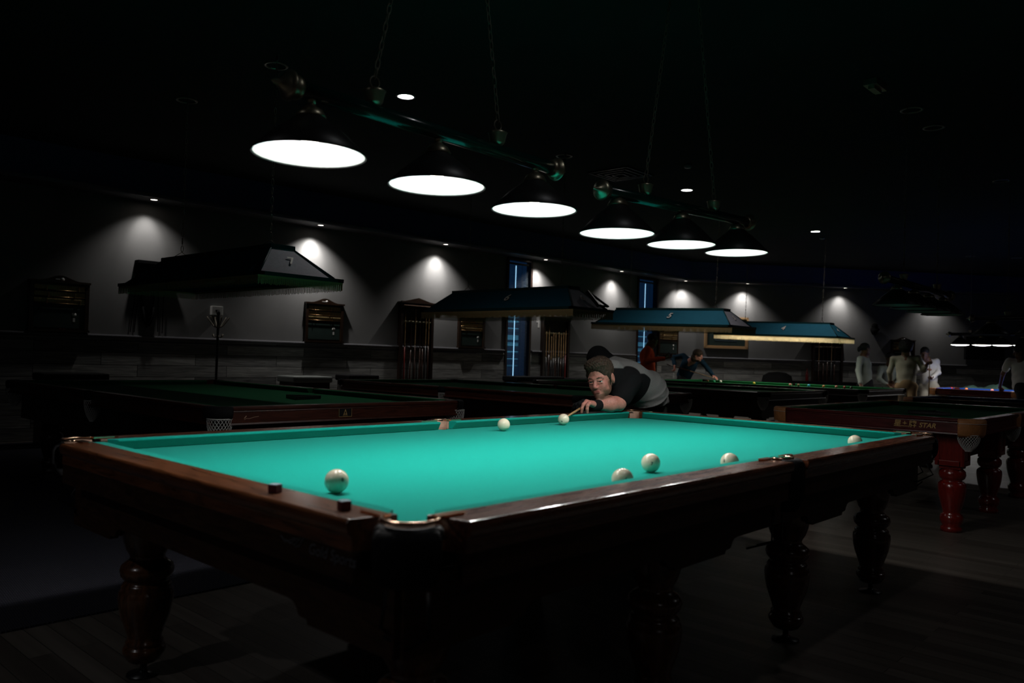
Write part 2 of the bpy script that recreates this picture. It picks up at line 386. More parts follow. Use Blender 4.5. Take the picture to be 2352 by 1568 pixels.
# windows: frame, glass, blind
def window(k, s0, s1, seed):
    r = random.Random(seed)
    root = thing('window_%d' % k, '', 'window'); del root['label']; del root['category']; struct(root)
    L0, L1 = L_(s0), L_(s1)
    root.matrix_world = Matrix.Translation(wa(1.68)) @ Matrix(((WD.x,-WD.y,0,0),(WD.y,WD.x,0,0),(0,0,1,0),(0,0,0,1)))
    f = MB()
    for (a, b, z0, z1) in ((L0,L0+.05,ZW0,ZW1),(L1-.05,L1,ZW0,ZW1),(L0,L1,ZW1-.05,ZW1),(L0,L1,ZW0,ZW0+.05)): f.box(a, b, -.03, .14, z0, z1)
    f.build('window_frame', M['darkwood'], root)
    g = MB(); g.box(L0+.04, L1-.04, .10, .108, ZW0+.04, ZW1-.04); g.build('window_pane', M['bluedim'], root)
    b = MB(); z = ZW0+.06
    xa, xb = L0+.06, L1-.06 
    while z < ZW1-.12:
        b.add([(xa,.02,z),(xb,.02,z),(xb,.044,z+.014),(xa,.044,z+.014)], [(0,1,2,3)]); z += .024
    b.box(xa, xb, .01, .05, ZW1-.12, ZW1-.08)
    b.build('blind', M['blind'], root)
    gl = MB(); xs = xa+(xb-xa)*.62
    gl2 = MB()
    for zz, hh in ((1.05,.02),(1.32,.03),(1.46,.05),(1.60,.09),(1.78,.03),(1.92,.03),(2.04,.09),(1.18,.015),(1.5,.012)):
        gl.box(xa, xs+.02, .0705, .075, zz-hh/2, zz+hh/2)
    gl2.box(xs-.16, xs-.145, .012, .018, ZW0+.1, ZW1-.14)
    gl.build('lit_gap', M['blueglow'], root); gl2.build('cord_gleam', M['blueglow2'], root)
    cd = MB(); cd.tube([(xs+.02+.006*math.sin(i*.9), .01, ZW0+.1+i*.08) for i in range(29)], .004, 6); cd.build('blind_cord', M['trimgrey'], root)
window(1, *WINS[0], 3); window(2, *WINS[1], 5)
# ---------------------------------------------------------------- soffit downlights
def downlight(name, pos, r, on, label, group, m_on):
    t = thing(name, label, 'ceiling light', pos, 0, group)
    mb = MB(); mb.lathe([(r*1.25,0),(r*1.25,-.006),(r*1.02,-.008),(r,0)], n=24, cap=False); mb.build('trim_ring', M['trimgrey'] if on else M['lampoff'], t)
    mb = MB(); mb.lathe([(r*1.01,-.004),(r*.98,-.004)], n=24); mb = MB()
    if on: mb.lathe([(r,-.003),(0.0001,-.003)], n=24, cap=False); mb.build('lens', m_on, t)
    else:
        mb.lathe([(r,-.002),(r*.8,.03),(r*.45,.075),(0.001,.08)], n=24, cap=False); mb.build('reflector', M['lampoff'], t)
    return t
WL = [1.72, 4.24, 6.75, 9.32, 11.75]
WP = [4.0, 17, 14, 14, 12]
where = ['above the far left of the wall, near the black hanging straps', 'above the wall behind the canopy numbered 7', 'above the first tall cue rack',
         'beside the first tall blue-lit window', 'above the wall between the two windows']
for i, s in enumerate(WL):
    p = wa(s, ZS-.001, .28)
    t = downlight('wall_washer_light', p, .045, True, 'small lit soffit downlight ' + where[i], 'soffit downlights along the wall', M['lampwarm'])
    spot('wall_washer_lamp', p+Vector((0,0,-.02)), wa(s, ZS-.47), WP[i]*2.3, 56, .9, .02)
    spot('wall_washer_spill', p+Vector((0,0,-.02)), wa(s, ZS-2.3, .05), WP[i]*5.0, 112, .9, .03)
BL = [(13.9,7.44),(15.07,6.40),(17.03,4.77),(18.98,3.15)]
BPW = [13, 13, 9, 6]
wherb = ['at the bend of the wall, right of the second window', 'above the gold framed picture', 'above the far cue rack on the angled wall', 'behind the row of four unlit cone shades']
for i, (x, y) in enumerate(BL):
    q = Vector((x,y,0)); t_ = (q-B0).dot(BD)
    p = wb(t_, ZS-.001, .28)
    downlight('wall_washer_light', p, .045, True, 'small lit soffit downlight ' + wherb[i], 'soffit downlights along the wall', M['lampwarm'])
    spot('wall_washer_lamp', p+Vector((0,0,-.02)), wb(t_, ZS-.47), BPW[i]*2.3, 56, .9, .02)
    spot('wall_washer_spill', p+Vector((0,0,-.02)), wb(t_, ZS-2.3, .05), BPW[i]*4.5, 112, .9, .03)

# ceiling cans: three lit, the others dark
for (x, y, lab) in ((1.84,3.56,'bright round ceiling downlight above the leftmost green snooker table'),(6.91,3.54,'bright round ceiling downlight just over the second bar of three lit shades'),(11.24,3.46,'bright round ceiling downlight farthest right, above the far lit canopy')):
    downlight('ceiling_downlight', (x,y,H-.001), .075, True, lab, 'round ceiling downlights', M['lampon'])
    spot('ceiling_lamp', (x,y,H-.03), (x,y,0), 40, 125, 1.0, .06)
for (x, y, lab) in ((.637,3.82,'unlit round ceiling can just above the near end of the lamp bar'),(.612,5.38,'unlit round ceiling can at far left above the canopy numbered 7'),(4.44,3.75,'unlit round ceiling can near the far end of the first lamp bar'),
                    (4.98,.06,'unlit round ceiling can at upper right, nearer of the close pair'),(5.69,.06,'unlit round ceiling can at upper right, farther of the close pair'),(8.62,.05,'unlit round ceiling can close to the right edge of the view'),
                    (15.96,2.06,'tiny unlit ceiling can far off at right, left one of two'),(16.68,1.36,'tiny unlit ceiling can far off at right, right one of two')):
    downlight('ceiling_can', (x,y,H-.001), .08, False, lab, 'unlit ceiling cans', None)
# unseen downlights added for ambient fill, behind and beside the viewer
for (x, y, pw, lab) in ((-.6,-1.6,12,'lit ceiling downlight above the near side of the turquoise table, added as fill'),(-5.2,.6,65,'lit ceiling downlight toward the left end of the hall, added as fill'),(4.6,-4.2,26,'lit ceiling downlight near the hall\'s near wall, right'),(-3.6,-5.4,26,'lit ceiling downlight near the hall\'s near wall, left'),(10.6,-3.6,40,'lit ceiling downlight beyond the dark blue table, added as fill')):
    downlight('ceiling_downlight', (x,y,H-.001), .075, True, lab, 'round ceiling downlights', M['lampon'])
    spot('ceiling_lamp', (x,y,H-.03), (x,y,0), pw, 150, 1.0, .06, (.93,.95,1))
# air diffuser and detectors
t = thing('air_diffuser', 'dark square air diffuser in the ceiling above the second lamp bar', 'vent', (5.56,3.72,H))
mb = MB()
for k in range(4):
    h_ = .30-.07*k; z0 = -.006-.006*k
    for (a, b, c, d) in ((-h_,h_,-h_,-h_+.02),(-h_,h_,h_-.02,h_),(-h_,-h_+.02,-h_,h_),(h_-.02,h_,-h_,h_)): mb.box(a,b,c,d,z0-.012,z0)
mb.build('louvre', M['black'], t); mb = MB(); mb.box(-.31,.31,-.31,.31,-.003,0); mb.build('backing', M['ceil'], t)
def detector(x, y, lab):
    mb = MB(); mb.lathe([(.05,0),(.05,-.02),(.035,-.038),(0.001,-.04)], (x,y,H), 20); tag(mb.build('smoke_detector', M['trimgrey']), lab, 'detector', 'ceiling detectors')
detector(5.66, 2.80, 'small round detector on the ceiling above the second lamp bar')
detector(11.98, 3.63, 'small round detector on the ceiling beside the farthest bright downlight')
mb = MB(); mb.box(3.9,4.16,.02,.13,H-.05,H-.002); mb.box(3.94,4.12,.05,.1,H-.075,H-.05)
tag(mb.build('exit_light_box', M['pewter']), 'small dark metal box fixed to the ceiling at upper right', 'ceiling box')

# ---------------------------------------------------------------- chains
def link_mesh():
    mb = MB(); pts = []
    for k in range(14):
        a = 2*PI*k/14; pts.append((.011*math.cos(a), 0, .021*math.sin(a) if abs(math.sin(a)) < 2 else 0))
    mb.tube(pts, .0032, 6, closed=True); return mb
def chain_into(mb, p0, p1, pitch=.034, scale=1.0):
    p0 = Vector(p0); p1 = Vector(p1); d = p1-p0; n = max(2, int(d.length/pitch/scale)); q = d.to_track_quat('Z', 'Y')
    base = [Vector(v) for v in LK.v]; 
    for i in range(n):
        c = p0 + d*((i+.5)/n); rz = Matrix.Rotation(PI/2*(i % 2)+rng.uniform(-.2,.2), 3, 'Z')
        mb.add([c + q @ (rz @ (v*scale)) for v in base], LK.f, True)
LK = link_mesh(); LK.v = [(x*.72,y*.72,z) for x,y,z in LK.v]
def chain(p0, p1, parent, m=None, scale=1.0):
    mb = MB(); chain_into(mb, p0, p1, .034, scale); return mb.build('chain', m or M['chain'], parent)

# ---------------------------------------------------------------- cone-shade lamp bars
def cone_shade(par, c, D, h, lit, tilt=None, neckm=None, bar_z=None):
    """shade with its rim centre at c (in the parent's frame)"""
    R = D/2
    mb = MB(); mb.lathe([(R,0),(R+.002,.004),(R*.62,h*.52),(R*.22,h*.93),(R*.20,h),(R*.19,h-.004),(R*.21,h*.92),(R*.61,h*.5),(R-.004,.004),(R-.002,0)], c, 48, cap=False)
    sh = mb.build('lamp_shade', M['shade'], par)
    mb = MB(); mb.lathe([(R-.006,.003),(R*.60,h*.49),(R*.19,h*.9),(0.001,h*.91)], c, 48, cap=False)
    mb.build('shade_lining', M['liner'], sh)
    mb = MB(); mb.lathe([(R*.26,h*.90),(R*.27,h*.93),(R*.2,h+.012),(R*.12,h+.02),(.012,h+.03),(.012,h+.055),(.02,h+.06)], c, 24)
    mb.build('shade_cap', neckm or M['pewter'], sh)
    mb = MB(); mb.lathe([(0.001,-.0+h*.22),(.022,h*.26),(.032,h*.42),(.026,h*.6),(.014,h*.72),(.014,h*.9)], c, 20)
    b = mb.build('bulb', M['lampon'] if lit else M['white_paper'], sh)
    b.visible_shadow = True
    return sh
LAMPW = 42
def lamp_bar(name, label, group, x0, x1, y, z0, z1, xs, zs, cups, tops, D, h, lit, tube_r=.027, tube_m=None, axis='x', power=LAMPW, bloom_dome=False):
    t = thing(name, label, 'pendant lamp', ((x0+x1)/2, y, z0), 0, group)
    O = Vector(((x0+x1)/2, y, z0))
    A = Vector((x0,y,z0))-O; Bp = Vector((x1,y,z1))-O; d = (Bp-A).normalized(); q = d.to_track_quat('Z', 'Y').to_matrix()
    L = (Bp-A).length
    mb = MB(); mb.lathe([(tube_r,.02),(tube_r,L-.02)], A, 24, M=q); mb.build('tube', tube_m or M['greentube'], t)
    for k, base, s in ((0, A, -1), (1, Bp, 1)):
        mb = MB(); pr = [(tube_r,0),(tube_r*1.25,.004),(tube_r*1.45,.02),(tube_r*1.3,.03),(tube_r*1.75,.038),(tube_r*1.8,.046),(tube_r*1.35,.056),(tube_r*1.0,.062),(tube_r*.7,.072),(tube_r*.45,.08),(tube_r*.3,.095),(tube_r*.12,.103),(0.001,.106)]
        mb.lathe([(r, (hh-.03)*s*-1*-1) for r, hh in pr], base, 28, M=q, cap=False); mb.build('end_finial', M['pewter'], t)
    for xx, zz in zip(xs, zs):
        c = Vector((xx, y, zz))-O
        sh = cone_shade(t, c, D, h, lit)
        zb = z0+(z1-z0)*(xx-x0)/(x1-x0)-O.z
        mb = MB(); mb.lathe([(.014, h+c.z+.03),(.014, zb)], (c.x,c.y,0), 12); mb.build('stem', M['pewter'], t)
        if bloom_dome:
            mb = MB(); mb.lathe([(D/2-.008,.002),(D/2-.05,-.008),(D*.2,-.015),(.0001,-.017)], c, 32, cap=False); mb.build('bloom_cover', M['lampon'], sh)  # glowing dome added below the rim, stands in for lamp bloom
        if lit:
            # the bulb's light, thrown out of the open mouth of the shade
            l = spot('bulb_light', c+Vector((0,0,h*.30 if not bloom_dome else -.05)), c-Vector((0,0,1)), power, 160, 1.0, .045, (1,.975,.94), t); point('bulb_glow', c+Vector((0,0,h*.36)), 9 if not bloom_dome else .4, .03, (1,.98,.96), t)
    for (cx, cz), (tx, tz) in zip(cups, tops):
        zb = z0+(z1-z0)*(cx-x0)/(x1-x0)-O.z; c = Vector((cx,y,0))-Vector((O.x,O.y,0))
        mb = MB(); mb.lathe([(.012,zb+tube_r-.012),(.026,zb+tube_r+.002),(.030,zb+tube_r+.008),(.036,zb+tube_r+.038),(.04,zb+tube_r+.045),(.03,zb+tube_r+.05),(.008,zb+tube_r+.055)], c, 24); mb.build('chain_cup', M['pewter'], t)
        zc = zb+tube_r+.055; ring = [Vector((c.x+.02*math.cos(a), 0, zc+.02+.02*math.sin(a))) for a in [2*PI*k/20 for k in range(20)]]
        mb = MB(); mb.tube(ring, .0025, 6, closed=True); chain_into(mb, (c.x,0,zc+.035), (tx-O.x,0,tz-O.z)); mb.build('chain', M['chain'], t)
    return t
lamp_bar('billiard_lamp_bar', 'near dark green lamp bar with three lit cone shades over the turquoise table', 'lit lamp bars over the turquoise table', -1.60, -.31, -.053, 2.045, 2.035,
         [-1.531,-.984,-.435], [1.842,1.839,1.835], [(-1.283,2.1),(-.669,2.1)], [(-.99,H),(-.93,H)], .361, .135, True)
lamp_bar('billiard_lamp_bar', 'farther dark green lamp bar with three lit cone shades over the turquoise table', 'lit lamp bars over the turquoise table', .05, 1.51, -.053, 2.005, 2.066,
         [.167,.753,1.372], [1.816,1.835,1.864], [(.402,2.1),(1.089,2.1)], [(.69,H),(.775,H)], .361, .150, True)
lamp_bar('billiard_lamp_bar', 'unlit lamp bar with four overlapping black cone shades over the red table', None, 4.24, 6.26, .03, 1.99, 1.99,
         [4.57,5.05,5.53,6.01], [1.775]*4, [(4.75,2.1),(5.8,2.1)], [(4.75,H),(5.8,H)], .40, .155, False, tube_r=.03, tube_m=M['black'])

# ---------------------------------------------------------------- the turquoise table
B = .82
def leg_profile(h, prof, block=None):
    return prof
LEGP = [(.058,.0),(.058,.006),(.02,.012),(.012,.02),(.012,.05),(.045,.052),(.055,.058),(.066,.075),(.074,.088),(.075,.100),(.070,.110),(.062,.114),(.066,.120),(.066,.128),(.058,.135),(.060,.150),(.072,.185),(.086,.225),(.094,.265),(.097,.295),(.094,.315),(.086,.325),(.088,.333),(.080,.345),(.070,.350),(.078,.358),(.090,.372),(.095,.390),(.090,.408),(.076,.420),(.064,.428),(.060,.440),(.064,.450),(.076,.470),(.086,.500),(.092,.535),(.094,.57),(.094,.62)]
def turned_leg(par, x, y, prof, m, foot=True, sub=True):
    mb = MB(); st = 5 if foot else 0
    mb.lathe(prof[st:], (x,y,0), 36); lg = mb.build('leg', m, par)
    if foot:
        mb = MB(); mb.lathe(prof[:st+1], (x,y,0), 28); mb.build('levelling_foot', M['black'], lg)
    return lg
pt = thing('billiard_table', 'large dark wood table with bright turquoise cloth under two lit lamp bars', 'billiard table', (0,0,0))
a_, b_ = 1.775, .8875
NZ = B+.042; CW, RW = .032, .153
PC, PM = .055, .045                      # corner / middle pocket mouths, measured along the cushion nose
# bed with pocket cut-outs
def arc(cx, cy, r, a0, a1, n=8): return [(cx+r*math.cos(a0+(a1-a0)*k/n), cy+r*math.sin(a0+(a1-a0)*k/n)) for k in range(n+1)]
def bed_poly(a, b, e, r, rm):
    p = []
    A, Bb = a+e, b+e
    p += [(-A+2*r,-Bb)] + arc(0,-Bb,rm,PI,0)[0:0]
    p += [(-rm,-Bb)] + [(rm*math.cos(t), -Bb+rm*math.sin(t)) for t in [PI-PI*k/8 for k in range(1,8)]] + [(rm,-Bb)]
    p += [(A-2*r,-Bb)] + arc(A,-Bb,2*r,PI,PI/2)[1:]
    p += arc(A,Bb,2*r,-PI/2,-PI)[0:]
    p += [(rm,Bb)] + [(rm*math.cos(t), Bb+rm*math.sin(t)) for t in [-PI*k/8 for k in range(1,8)]] + [(-rm,Bb)]
    p += arc(-A,Bb,2*r,0,-PI/2)[0:]
    p += arc(-A,-Bb,2*r,PI/2,0)[0:-1]
    return p
mb = MB(); mb.prism(bed_poly(a_, b_, .05, .05, .03), B-.04, B); bed = mb.build('playing_cloth', M['teal'], pt)
def bevbox(name, m, par, x0,x1,y0,y1,z0,z1, w=.004, seg=2):
    mb = MB(); mb.box(x0,x1,y0,y1,z0,z1); return bevel(mb.build(name, m, par), w, seg)
def cushion(par, P, D, N, L, e0, e1, m, nz=.042, cw=CW, ang0=1, ang1=1):
    """P start corner at the nose line, D along, N outward, e0/e1 pocket cut-back at each end"""
    mb = MB(); P = Vector(P); D = Vector(D); N = Vector(N)
    prof = [(0,nz),(-.001,nz-.006),(.005,nz-.013),(.027,.001),(cw+.012,.001),(cw+.012,nz+.001),(.010,nz+.002)]
    def ring(s, sgn, k):
        # ends flare outwards to the pocket jaws
        return lambda u, w_: tuple(P + D*(s+sgn*k*max(u,0)) + N*u + Vector((0,0,w_)))
    mb.sweep(prof, [ring(e0+.012,-1,ang0), ring(e0+.03,-1,ang0*.6), ring(L-e1-.03,1,ang1*.6), ring(L-e1-.012,1,ang1)])
    o = mb.build('cushion', m, par); bevel(o, .004, 3, .5); return o
X, Y = Vector((1,0,0)), Vector((0,1,0))
for s in (1,-1):      # long sides, two cushions each
    for (x0, e0, e1, k0, k1) in ((-a_,PC,PM,.9,.35),(0,PM,PC,.35,.9)):
        cushion(pt, (x0, s*b_, B), X, Y*s, a_, e0, e1, M['teal'], ang0=k0, ang1=k1)
    cushion(pt, (s*a_, -b_, B), Y, X*s, 2*b_, PC, PC, M['teal'], ang0=.9, ang1=.9)
# wooden rails: six lengths with a bevelled outer edge
def rail(par, P, D, N, L, e0, e1, m, u0=CW, u1=RW, zt=.043, c0=.0, c1=.0):
    mb = MB(); P = Vector(P); D = Vector(D); N = Vector(N)
    prof = [(u0,zt),(u0,-.03),(u1-.012,-.03),(u1-.012,zt-.040),(u1-.003,zt-.033),(u1,zt-.02),(u1,zt-.008),(u1-.006,zt)]
    mb.sweep(prof, [lambda u, w_: tuple(P+D*(e0+max(0,c0*(u-u0)))+N*u+Vector((0,0,w_))), lambda u, w_: tuple(P+D*(L-e1-max(0,c1*(u-u0)))+N*u+Vector((0,0,w_)))])
    o = mb.build('wood_rail', m, par); bevel(o, .003, 2, .5); return o
RC = -.045
for s in (1,-1):
    rail(pt, (-a_, s*b_, B), X, Y*s, a_, .012, .065, M['rail'], c0=.2, c1=0)
    rail(pt, (0, s*b_, B), X, Y*s, a_, .065, .012, M['rail'], c0=0, c1=.2)
    rail(pt, (s*a_, -b_, B), Y, X*s, 2*b_, .012, .012, M['rail_y'], c0=.2, c1=.2)
# apron boards
for s in (1,-1):
    y = s*(b_+RW-.016)
    for x0, x1 in ((-a_+.03,-.075),(.075,a_-.03)):
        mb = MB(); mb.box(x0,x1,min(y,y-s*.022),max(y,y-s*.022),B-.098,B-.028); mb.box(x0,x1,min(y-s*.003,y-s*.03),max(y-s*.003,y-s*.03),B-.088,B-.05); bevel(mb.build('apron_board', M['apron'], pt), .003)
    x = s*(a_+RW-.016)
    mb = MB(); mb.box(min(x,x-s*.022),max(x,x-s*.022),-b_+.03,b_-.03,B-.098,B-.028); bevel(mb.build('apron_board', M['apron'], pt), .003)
# lower frame with scalloped bottom
CX, CY = a_+.055, b_+.03
def scallop(L, legs):
    """bottom outline (x,z) from -L to L ; deeper lumps over the legs"""
    p = []
    z_hi, z_lo = B-.215, B-.262
    for i, lx in enumerate(legs):
        w_ = .20
        x0, x1 = lx-w_, lx+w_
        if x0 > -L+.01: p += [(x0-.05, z_hi),(x0-.03,z_hi-.004),(x0-.015,z_hi-.016),(x0-.008,z_lo+.018),(x0,z_lo+.014),(x0+.03,z_lo+.012),(x0+.035,z_lo)]
        else: p += [(-L, z_lo)]
        if x1 < L-.01: p += [(x1-.035,z_lo),(x1-.03,z_lo+.012),(x1,z_lo+.014),(x1+.008,z_lo+.018),(x1+.015,z_hi-.016),(x1+.03,z_hi-.004),(x1+.05,z_hi)]
        else: p += [(L, z_lo)]
    return p
def frame_board(par, axis, pos, L, legs, m, t=.03, ztop=B-.09):
    bot = scallop(L, legs); poly = bot + [(L,ztop),(-L,ztop)]
    mb = MB(); n = len(poly)
    v = []
    for q in (pos-t/2, pos+t/2):
        for (u, z) in poly: v.append((u,q,z) if axis == 'x' else (q,u,z))
    mb.add(v, [tuple(range(n)), tuple(reversed(range(n,2*n)))]+[(i,(i+1)%n,n+(i+1)%n,n+i) for i in range(n)])
    return mb.build('frame_board', m, par)
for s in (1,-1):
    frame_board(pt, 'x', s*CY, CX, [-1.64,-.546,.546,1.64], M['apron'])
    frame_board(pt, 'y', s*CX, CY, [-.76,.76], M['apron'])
mb = MB(); mb.box(-CX+.1,CX-.1,-CY+.1,CY-.1,B-.12,B-.045); mb.build('slate_bed', M['blackmatte'], pt)
for x in (-1.64,-.546,.546,1.64):
    for y in (-.757,.757):
        turned_leg(pt, x, y, LEGP, M['leg'])
    mb = MB(); mb.box(x-.05,x+.05,-.8,.8,.60,B-.10); mb.build('cross_beam', M['blackmatte'], pt)
# pockets
def corner_pocket(par, sx, sy):
    cx, cy = sx*(a_+.052), sy*(b_+.052)
    out = Vector((sx,sy,0)).normalized(); side = Vector((-out.y,out.x,0)); c = Vector((cx,cy,B))
    # leather-lined throat
    mb = MB(); n = 18; r = .047; vs = []; fs = []
    for i in range(n+1):
        t = -2.0+4.0*i/n; d = out*math.cos(t)+side*math.sin(t)
        for z in (.040,-.05): vs.append(c+d*r+Vector((0,0,z)))
    for i in range(n): fs.append((2*i,2*i+2,2*i+3,2*i+1))
    mb.add(vs, fs, True); p = mb.build('pocket', M['leather'], par)
    m_ = p.modifiers.new('thick', 'SOLIDIFY'); m_.thickness = .006; m_.offset = 1
    # metal bracket : a curved lip ending in two pointed plates screwed to the rails
    mb = MB(); pts = []
    for i in range(17):
        t = -1.75+3.5*i/16; d = out*math.cos(t)+side*math.sin(t); pts.append(c+d*(.062)+Vector((0,0,.046)))
    mb.tube(pts, .0048, 8)
    for s in (1,-1):
        d = (Y*sy if s*(out.cross(side)).z*0+s > 0 else X*sx)
        ax = Vector((-sx,0,0)) if s > 0 else Vector((0,-sy,0)); nn = Vector((0,sy,0)) if s > 0 else Vector((sx,0,0))
        base = (Vector((sx*(a_-.0), sy*(b_+.075), 0)) if s > 0 else Vector((sx*(a_+.075), sy*(b_-.0), 0))) + Vector((0,0,B+.0435))
        w_ = .013; tip = base+ax*.095
        poly = [base-nn*w_, base+ax*.075-nn*w_, tip, base+ax*.075+nn*w_, base+nn*w_]
        v = [q for q in poly]+[q+Vector((0,0,.006)) for q in poly]; m5 = 5
        mb.add(v, [(4,3,2,1,0),(5,6,7,8,9)]+[(i,(i+1)%5,5+(i+1)%5,5+i) for i in range(5)])
    mb.build('pocket_bracket', M['copper'], p)
    # black bag skirt wrapping the corner
    mb = MB(); n = 22; vs = []; fs = []
    prof = [(.092,.034),(.120,.028),(.130,.012),(.131,-.03),(.124,-.062),(.105,-.088),(.08,-.098)]
    for i in range(n+1):
        t = -.60+1.2*i/n; d = out*math.cos(t)+side*math.sin(t)
        for r_, z in prof: vs.append(c-out*.045+d*r_+Vector((0,0,z)))
    k = len(prof)
    for i in range(n):
        for j in range(k-1): fs.append((i*k+j,(i+1)*k+j,(i+1)*k+j+1,i*k+j+1))
    mb.add(vs, fs, True); sk = mb.build('pocket_skirt', M['black_leather'], p); m_ = sk.modifiers.new('thick', 'SOLIDIFY'); m_.thickness = .008; m_.offset = -1
    # rubber cap between rail ends
    mb = MB(); n = 16; vs = []; fs = []
    for i in range(n+1):
        t = -1.35+2.7*i/n; d = out*math.cos(t)+side*math.sin(t)
        for r_, z in ((.055,.036),(.060,.040),(.068,.040),(.076,.032),(.080,.012)): vs.append(c+d*r_+Vector((0,0,z-.004)))
    for i in range(n):
        for j in range(4): fs.append((i*5+j,(i+1)*5+j,(i+1)*5+j+1,i*5+j+1))
    mb.add(vs, fs, True); rc = mb.build('rubber_cap', M['rubber'], p); m_ = rc.modifiers.new('thick', 'SOLIDIFY'); m_.thickness = .005
    # wire ball runner under the corner
    mb = MB(); base = c-out*.01+Vector((0,0,-.11))
    for s in (-1,1):
        mb.tube([base+side*.045*s+out*.02, base+side*.05*s+out*.06+Vector((0,0,-.06)), base+side*.045*s-out*.02+Vector((0,0,-.10)), base+side*.045*s-out*.25+Vector((0,0,-.12))], .004, 6)
    for k2 in range(4): q = base-out*(.0+.07*k2)+Vector((0,0,-.10-.005*k2)); mb.tube([q+side*.05, q-Vector((0,0,.03)), q-side*.05], .004, 6)
    mb.build('ball_runner', M['blackmatte'], p)
def middle_pocket(par, s):
    c = Vector((0, s*(b_+.062), B)); out = Vector((0,s,0)); side = Vector((1,0,0))
    mb = MB(); n = 18; r = .043; vs = []; fs = []
    for i in range(n+1):
        t = -1.9+3.8*i/n; d = out*math.cos(t)+side*math.sin(t)
        for z in (.040,-.05): vs.append(c+d*r+Vector((0,0,z)))
    for i in range(n): fs.append((2*i,2*i+2,2*i+3,2*i+1))
    mb.add(vs, fs, True); p = mb.build('pocket', M['leather'], par); m_ = p.modifiers.new('thick', 'SOLIDIFY'); m_.thickness = .006; m_.offset = 1
    mb = MB(); pts = [c+(out*math.cos(t)+side*math.sin(t))*.05+Vector((0,0,.046)) for t in [-1.6+3.2*i/14 for i in range(15)]]
    mb.tube(pts, .0065, 8)
    for q in (-1,1):
        base = c+side*q*.05-out*.012+Vector((0,0,-.0+.0435)); w_ = .013; ax = side*q
        poly = [base-out*w_, base+ax*.075-out*w_, base+ax*.098, base+ax*.075+out*w_, base+out*w_]
        v = poly+[z+Vector((0,0,.006)) for z in poly]; mb.add(v, [(4,3,2,1,0),(5,6,7,8,9)]+[(i,(i+1)%5,5+(i+1)%5,5+i) for i in range(5)])
    mb.build('pocket_bracket', M['copper'], p)
    mb = MB()
    vs = []; fs = []; n = 14; prof = [(.05,.046),(.085,.046),(.098,.03),(.10,-.04),(.095,-.11),(.07,-.15)]
    for i in range(n+1):
        t = -1.1+2.2*i/n; d = out*math.cos(t)+side*math.sin(t)*.75
        for r_, z in prof: vs.append(c+d*r_+Vector((0,0,z)))
    k = len(prof)
    for i in range(n):
        for j in range(k-1): fs.append((i*k+j,(i+1)*k+j,(i+1)*k+j+1,i*k+j+1))
    mb.add(vs, fs, True); sk = mb.build('pocket_skirt', M['black_leather'], p); m_ = sk.modifiers.new('thick', 'SOLIDIFY'); m_.thickness = .006; m_.offset = -1
    mb = MB(); base = c+Vector((0,0,-.15))
    for q in (-1,1): mb.tube([base+side*.04*q, base+side*.045*q+Vector((0,0,-.12)), base-out*.1+side*.045*q+Vector((0,0,-.16))], .004, 6)
    mb.build('ball_runner', M['black'], p)
for sx in (1,-1):
    for sy in (1,-1): corner_pocket(pt, sx, sy)
middle_pocket(pt, 1); middle_pocket(pt, -1)

def text(s, size, m, parent, Mx, name='lettering', shear=0, extrude=.0006, bold=False):
    c = bpy.data.curves.new(name, 'FONT'); c.body = s; c.size = size; c.align_x = 'CENTER'; c.align_y = 'CENTER'; c.shear = shear; c.extrude = extrude
    if bold: c.offset = size*.018
    o = bpy.data.objects.new(name, c); COL.objects.link(o)
    dg = bpy.context.evaluated_depsgraph_get(); me = bpy.data.meshes.new_from_object(o.evaluated_get(dg)); me.materials.clear(); me.materials.append(m)
    bpy.data.objects.remove(o); o = bpy.data.objects.new(name, me); COL.objects.link(o); o.parent = parent; o.matrix_basis = Mx
    return o
def face_matrix(pos, right, upv):
    r = Vector(right).normalized(); u = Vector(upv).normalized(); n = r.cross(u)
    return Matrix(((r.x,u.x,n.x,pos[0]),(r.y,u.y,n.y,pos[1]),(r.z,u.z,n.z,pos[2]),(0,0,0,1)))
lt = text('Gold Sports', .036, M['silverprint'], pt, face_matrix((-a_-RW+.0145,-.780,B-.050),(0,-1,0),(0,0,1)), shear=.2)
mb = MB()   # winged mark beside the words
for k in range(4): mb.tube([(-a_-RW+.0145,-.575-.02*k,B-.040-.005*k),(-a_-RW+.0145,-.595-.02*k,B-.052),(-a_-RW+.0145,-.635-.012*k,B-.036+.002*k)], .0014, 5)
mb.build('winged_mark', M['silverprint'], pt)

# balls
def ball(name, pos, r, m, label, group, mark=None, cat='ball', numtxt='9'):
    mb = MB(); n = 40; prof = [(max(r*math.sin(PI*i/28), 1e-5), -r*math.cos(PI*i/28)) for i in range(29)]
    mb.lathe(prof, (0,0,0), n, cap=False); o = mb.build(name, m); o.location = pos; tag(o, label, cat, group)
    if mark is not None:
        d = Vector(mark).normalized(); z = d; x = Vector((0,0,1)).cross(z).normalized(); y = z.cross(x)
        Mx = face_matrix(d*(r*.985), x, y)
        c = text(numtxt, r*.42, M['ink'], o, Mx, 'number', extrude=.0005, bold=True)
        for v in c.data.vertices:
            w_ = Mx @ v.co; f_ = (r+.0003+max(0,v.co.z)*.5)/w_.length; v.co = Mx.inverted() @ (w_*f_)
    return o
R_ = .034
BP = [(-1.612,-.37),(.22,.69),(.828,.765),(-.483,-.687),(-.902,-.8535),(-.208,-.8535),(1.082,-.8535)]
camv = Vector((-2.977,-2.271,1.22))
def mk(p, dx, dz):   # a direction on the ball seen from the room's near corner
    v = (camv-Vector((*p,B+R_))).normalized(); r = v.cross(Vector((0,0,1))).normalized(); u = r.cross(v)
    return v - r*dx + u*dz
